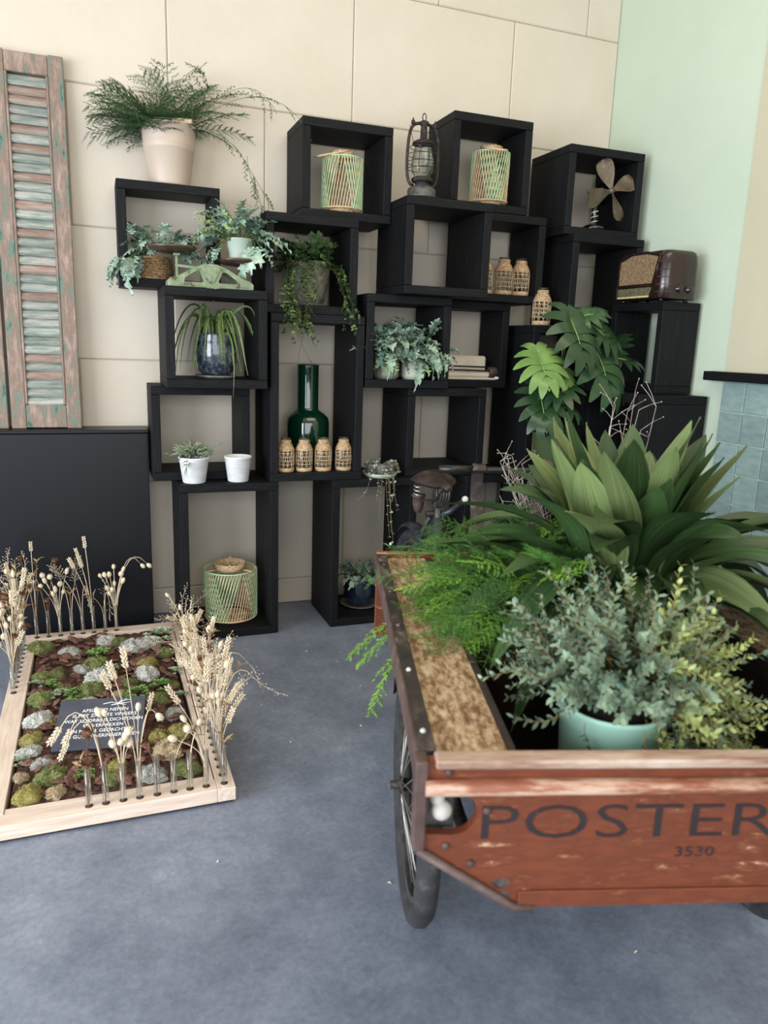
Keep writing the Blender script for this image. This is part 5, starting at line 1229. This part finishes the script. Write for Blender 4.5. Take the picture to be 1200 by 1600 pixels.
def bunch(name, label, group, x, y, stems):
    """stems: (kind, dx, dy, top height, bend) ; each stem and head is a part"""
    t = thing(name, label, 'dried flowers', (x,y,TZ+.0046), 0, group)
    for kd, dx, dy, h, bend in stems:
        nm, ms, sm = HEADS[kd]; a = U(0,6); r = .0045
        q = bez((r*math.cos(a)*.5,r*math.sin(a)*.5,0), (r*math.cos(a),r*math.sin(a),.13), (dx*.4,dy*.4,h*.62), (dx,dy,h-TZ), 8)
        if bend:
            q = bez((0,0,0),(0,0,.13),(dx*.3,dy*.3,h+bend),(dx,dy,h-TZ),10)
        b = MB(); b.tube(q, .0013 if kd != 'f' else .0018, sm, 4); s = b.build('stem', t)
        put(nm, random.choice(ms), t, aim(q[-1], (q[-1]-q[-2]).normalized(), U(0,6), U(.9,1.2)))
    return t
ORD = 'nearest second third fourth fifth sixth seventh eighth ninth tenth eleventh twelfth thirteenth fourteenth fifteenth sixteenth seventeenth eighteenth nineteenth twentieth twenty-first twenty-second twenty-third twenty-fourth farthest'.split()
def nth(i): return 'nearest' if i == 0 else ORD[i]+(' nearest' if i < 24 else '')
ordn = ('rightmost','second from the right','third from the right','fourth from the right','fifth from the right','sixth from the right','seventh from the right','eighth from the right','leftmost')
fx = (-.284,-.344,-.397,-.449,-.502,-.557,-.608,-.661,-.712)
front = [
 ('dried_twig','thin bare dark stem in the corner tube of the tray',[('l',.0,-.002,.20,0)]),
 ('dried_grass_bunch','dense cream dried grass bunch in the second front tube from the corner',[('b',-.06,.0,.30,0),('b',-.05,-.01,.27,0),('w',-.08,.02,.36,0),('p',-.03,.02,.36,0),('l',.0,.01,.33,0),('b',-.09,0,.24,0),('l',-.03,0,.26,0),('w',.01,.03,.42,0),('p',.02,.02,.40,0)]),
 ('dried_grass_bunch','sparse yellowish grass stems in the third front tube from the corner',[('p',.02,.0,.26,0),('l',.02,.01,.24,0),('b',.03,.0,.28,0)]),
 ('dried_twig','dark forked twig with pale tips in the fourth front tube from the corner',[('l',.03,.0,.24,0),('b',.05,.0,.26,0)]),
 ('dried_flower_spray','single dark brown flower head in the middle front tube',[('f',-.035,.01,.235,0)]),
 ('wheat_bunch','tall wheat ears in the fourth front tube from the left',[('w',-.075,.02,.44,0),('w',-.06,.02,.47,0),('w',-.025,.03,.50,0),('w',.035,.0,.36,0),('b',.06,.0,.345,.02),('b',.005,-.01,.365,0)]),
 ('bunny_tail_bunch','white bunny tails in the third front tube from the left',[('b',.0,.0,.25,0),('b',.012,.0,.265,0),('b',.02,-.005,.285,0),('b',-.02,.0,.245,0),('b',-.055,.005,.355,0),('b',-.04,.0,.358,0),('b',.02,.01,.235,0)]),
 ('dried_flower_spray','curved brown flower and nodding grass in the second front tube from the left',[('f',-.045,.0,.315,.06),('w',-.09,.0,.33,.10),('w',-.10,-.02,.30,.12),('w',-.12,.0,.34,.10)]),
 ('dried_flower_spray','upright brown flower heads in the leftmost front tube',[('f',.0,-.005,.20,0),('f',.01,.0,.31,0),('l',-.01,0,.19,0)]),
]
for x, od, (nm, lab, stems) in zip(fx, ordn, front):
    y = -1.891; tube_at(x, y, 'clear glass tube on the front rail of the tray, '+od, 'glass tubes on the front rail', r_f if x < -.32 else r_r); bunch(nm, lab, None, x, y, stems)
bx = (-.961,-.907,-.853,-.800,-.749,-.698,-.643,-.590)
back = [
 ('dried_flower_spray','tall wheat ear and brown seed head in the leftmost back tube',[('w',.0,.0,.50,0),('f',-.05,.0,.46,0),('l',.02,0,.42,0),('l',-.03,0,.36,0),('f',.02,0,.30,0)]),
 ('dried_flower_spray','brown flat flower leaning right in the second back tube from the left',[('f',.045,.0,.44,0),('f',.0,.0,.24,0),('l',-.04,0,.36,0)]),
 ('bunny_tail_bunch','loose bunny tails in the third back tube from the left',[('b',-.06,.0,.36,0),('b',-.05,.0,.33,0),('b',-.07,0,.31,0),('b',-.03,0,.35,0),('b',-.01,.0,.28,0),('b',.01,0,.31,0),('b',-.02,.0,.26,0),('b',.02,0,.27,0),('b',.04,0,.37,0)]),
 ('dried_grass_bunch','wispy dried grass in the fourth back tube from the left',[('p',-.03,.0,.32,0),('p',.02,0,.30,0),('l',.0,0,.26,0)]),
 ('dried_grass_bunch','forked wispy stems in the fourth back tube from the right',[('p',-.07,.0,.34,0),('p',-.02,.0,.30,0),('p',.03,0,.28,.03)]),
 ('wheat_bunch','three tall wheat ears before the black cabinet',[('w',-.075,.0,.40,0),('w',-.05,.0,.44,0),('w',-.02,.0,.50,0),('w',-.04,0,.40,0)]),
 ('dried_grass_bunch','short feathery grass in the second back tube from the right',[('p',.0,.0,.22,0),('p',.02,0,.24,.02),('l',-.05,0,.24,0)]),
 ('bunny_tail_bunch','bunny tails with a long arching stem in the rightmost back tube',[('b',-.06,.0,.34,0),('b',-.04,0,.34,0),('b',-.02,.0,.34,0),('b',-.03,0,.27,0),('b',-.01,0,.26,0),('b',-.02,0,.24,0),('b',.0,0,.29,0),('b',.0,.0,.38,0),('b',.03,0,.34,0),('b',.035,0,.30,0),('b',.04,0,.36,0),('b',.16,.0,.40,.10),('b',.13,0,.40,.09)]),
]
for k, (x, (nm, lab, stems)) in enumerate(zip(bx, back)):
    y = -.348; tube_at(x, y, 'clear glass tube on the back rail of the tray, '+('leftmost','second from the left','third from the left','fourth from the left','fourth from the right','third from the right','second from the right','rightmost')[k], 'glass tubes on the back rail', r_b); bunch(nm, lab, None, x, y, [(k_, dx, dy-.0, h, b_) for k_, dx, dy, h, b_ in stems])
for i in range(25):
    y = -1.838+i*.0525; x = -.283
    tube_at(x, y, 'clear glass tube on the right rail of the tray, '+nth(i)+' along the row', 'glass tubes on the right rail', r_r)
    far = i/24; st = []
    for k in range(random.choice((6,7,8) if i < 13 else (2,3))):
        kd = random.choice('wwwbbpplf' if i < 13 else 'wblppl'); st.append((kd, U(-.06,.05), U(-.06,.05), U(.25,.42)-.05*far if i < 13 else U(.17,.28), 0))
    if i in (2,5): st.append(('p', .13, -.02, .36, .08))
    if i == 3: st += [('b', .05,0,.34,0),('l',.08,0,.36,0)]
    bunch('dried_flower_bunch', 'mixed cream dried grasses on the right rail of the tray, '+nth(i)+' along the row', 'dried bunches on the right rail', x, y, st)
for i in range(11):
    y = -.965+i*.0525; x = -1.012
    tube_at(x, y, 'clear glass tube on the left rail of the tray, '+(nth(i) if i < 10 else 'farthest')+' along the row', 'glass tubes on the left rail', r_l)
    st = []
    for k in range(random.choice((4,5,6,7))):
        kd = random.choice('bbpflw' if i < 4 else 'wfllpb'); st.append((kd, U(-.05,.05), U(-.05,.05), U(.24,.40)+.006*i, 0))
    bunch('dried_flower_bunch', 'mixed dried flowers on the left rail of the tray, '+(nth(i) if i < 10 else 'farthest')+' along the row', 'dried bunches on the left rail', x, y, st)

# tiny scraps lying on the floor
for i, (x, y) in enumerate(((.30,-.75),(.42,-.92),(.05,-.95),(-.02,-1.25),(.32,-1.55),(.62,-2.9),(.02,-1.6),(.45,-1.2),(-.35,-2.2),(.1,-2.45))):
    b = MB(); b.tube([(0,0,.001),(.006,.002,.003),(.013,.0,.0015)], [.0008,.0022,.0006], STRAW if i % 2 else WPOT, 5)
    o = tag(b.build('plant_scrap'), 'tiny pale plant scrap lying on the bare grey floor', 'scrap', 'scraps on the floor'); o.location = (x,y,.0006); o.rotation_euler = (0,0,i*1.3)
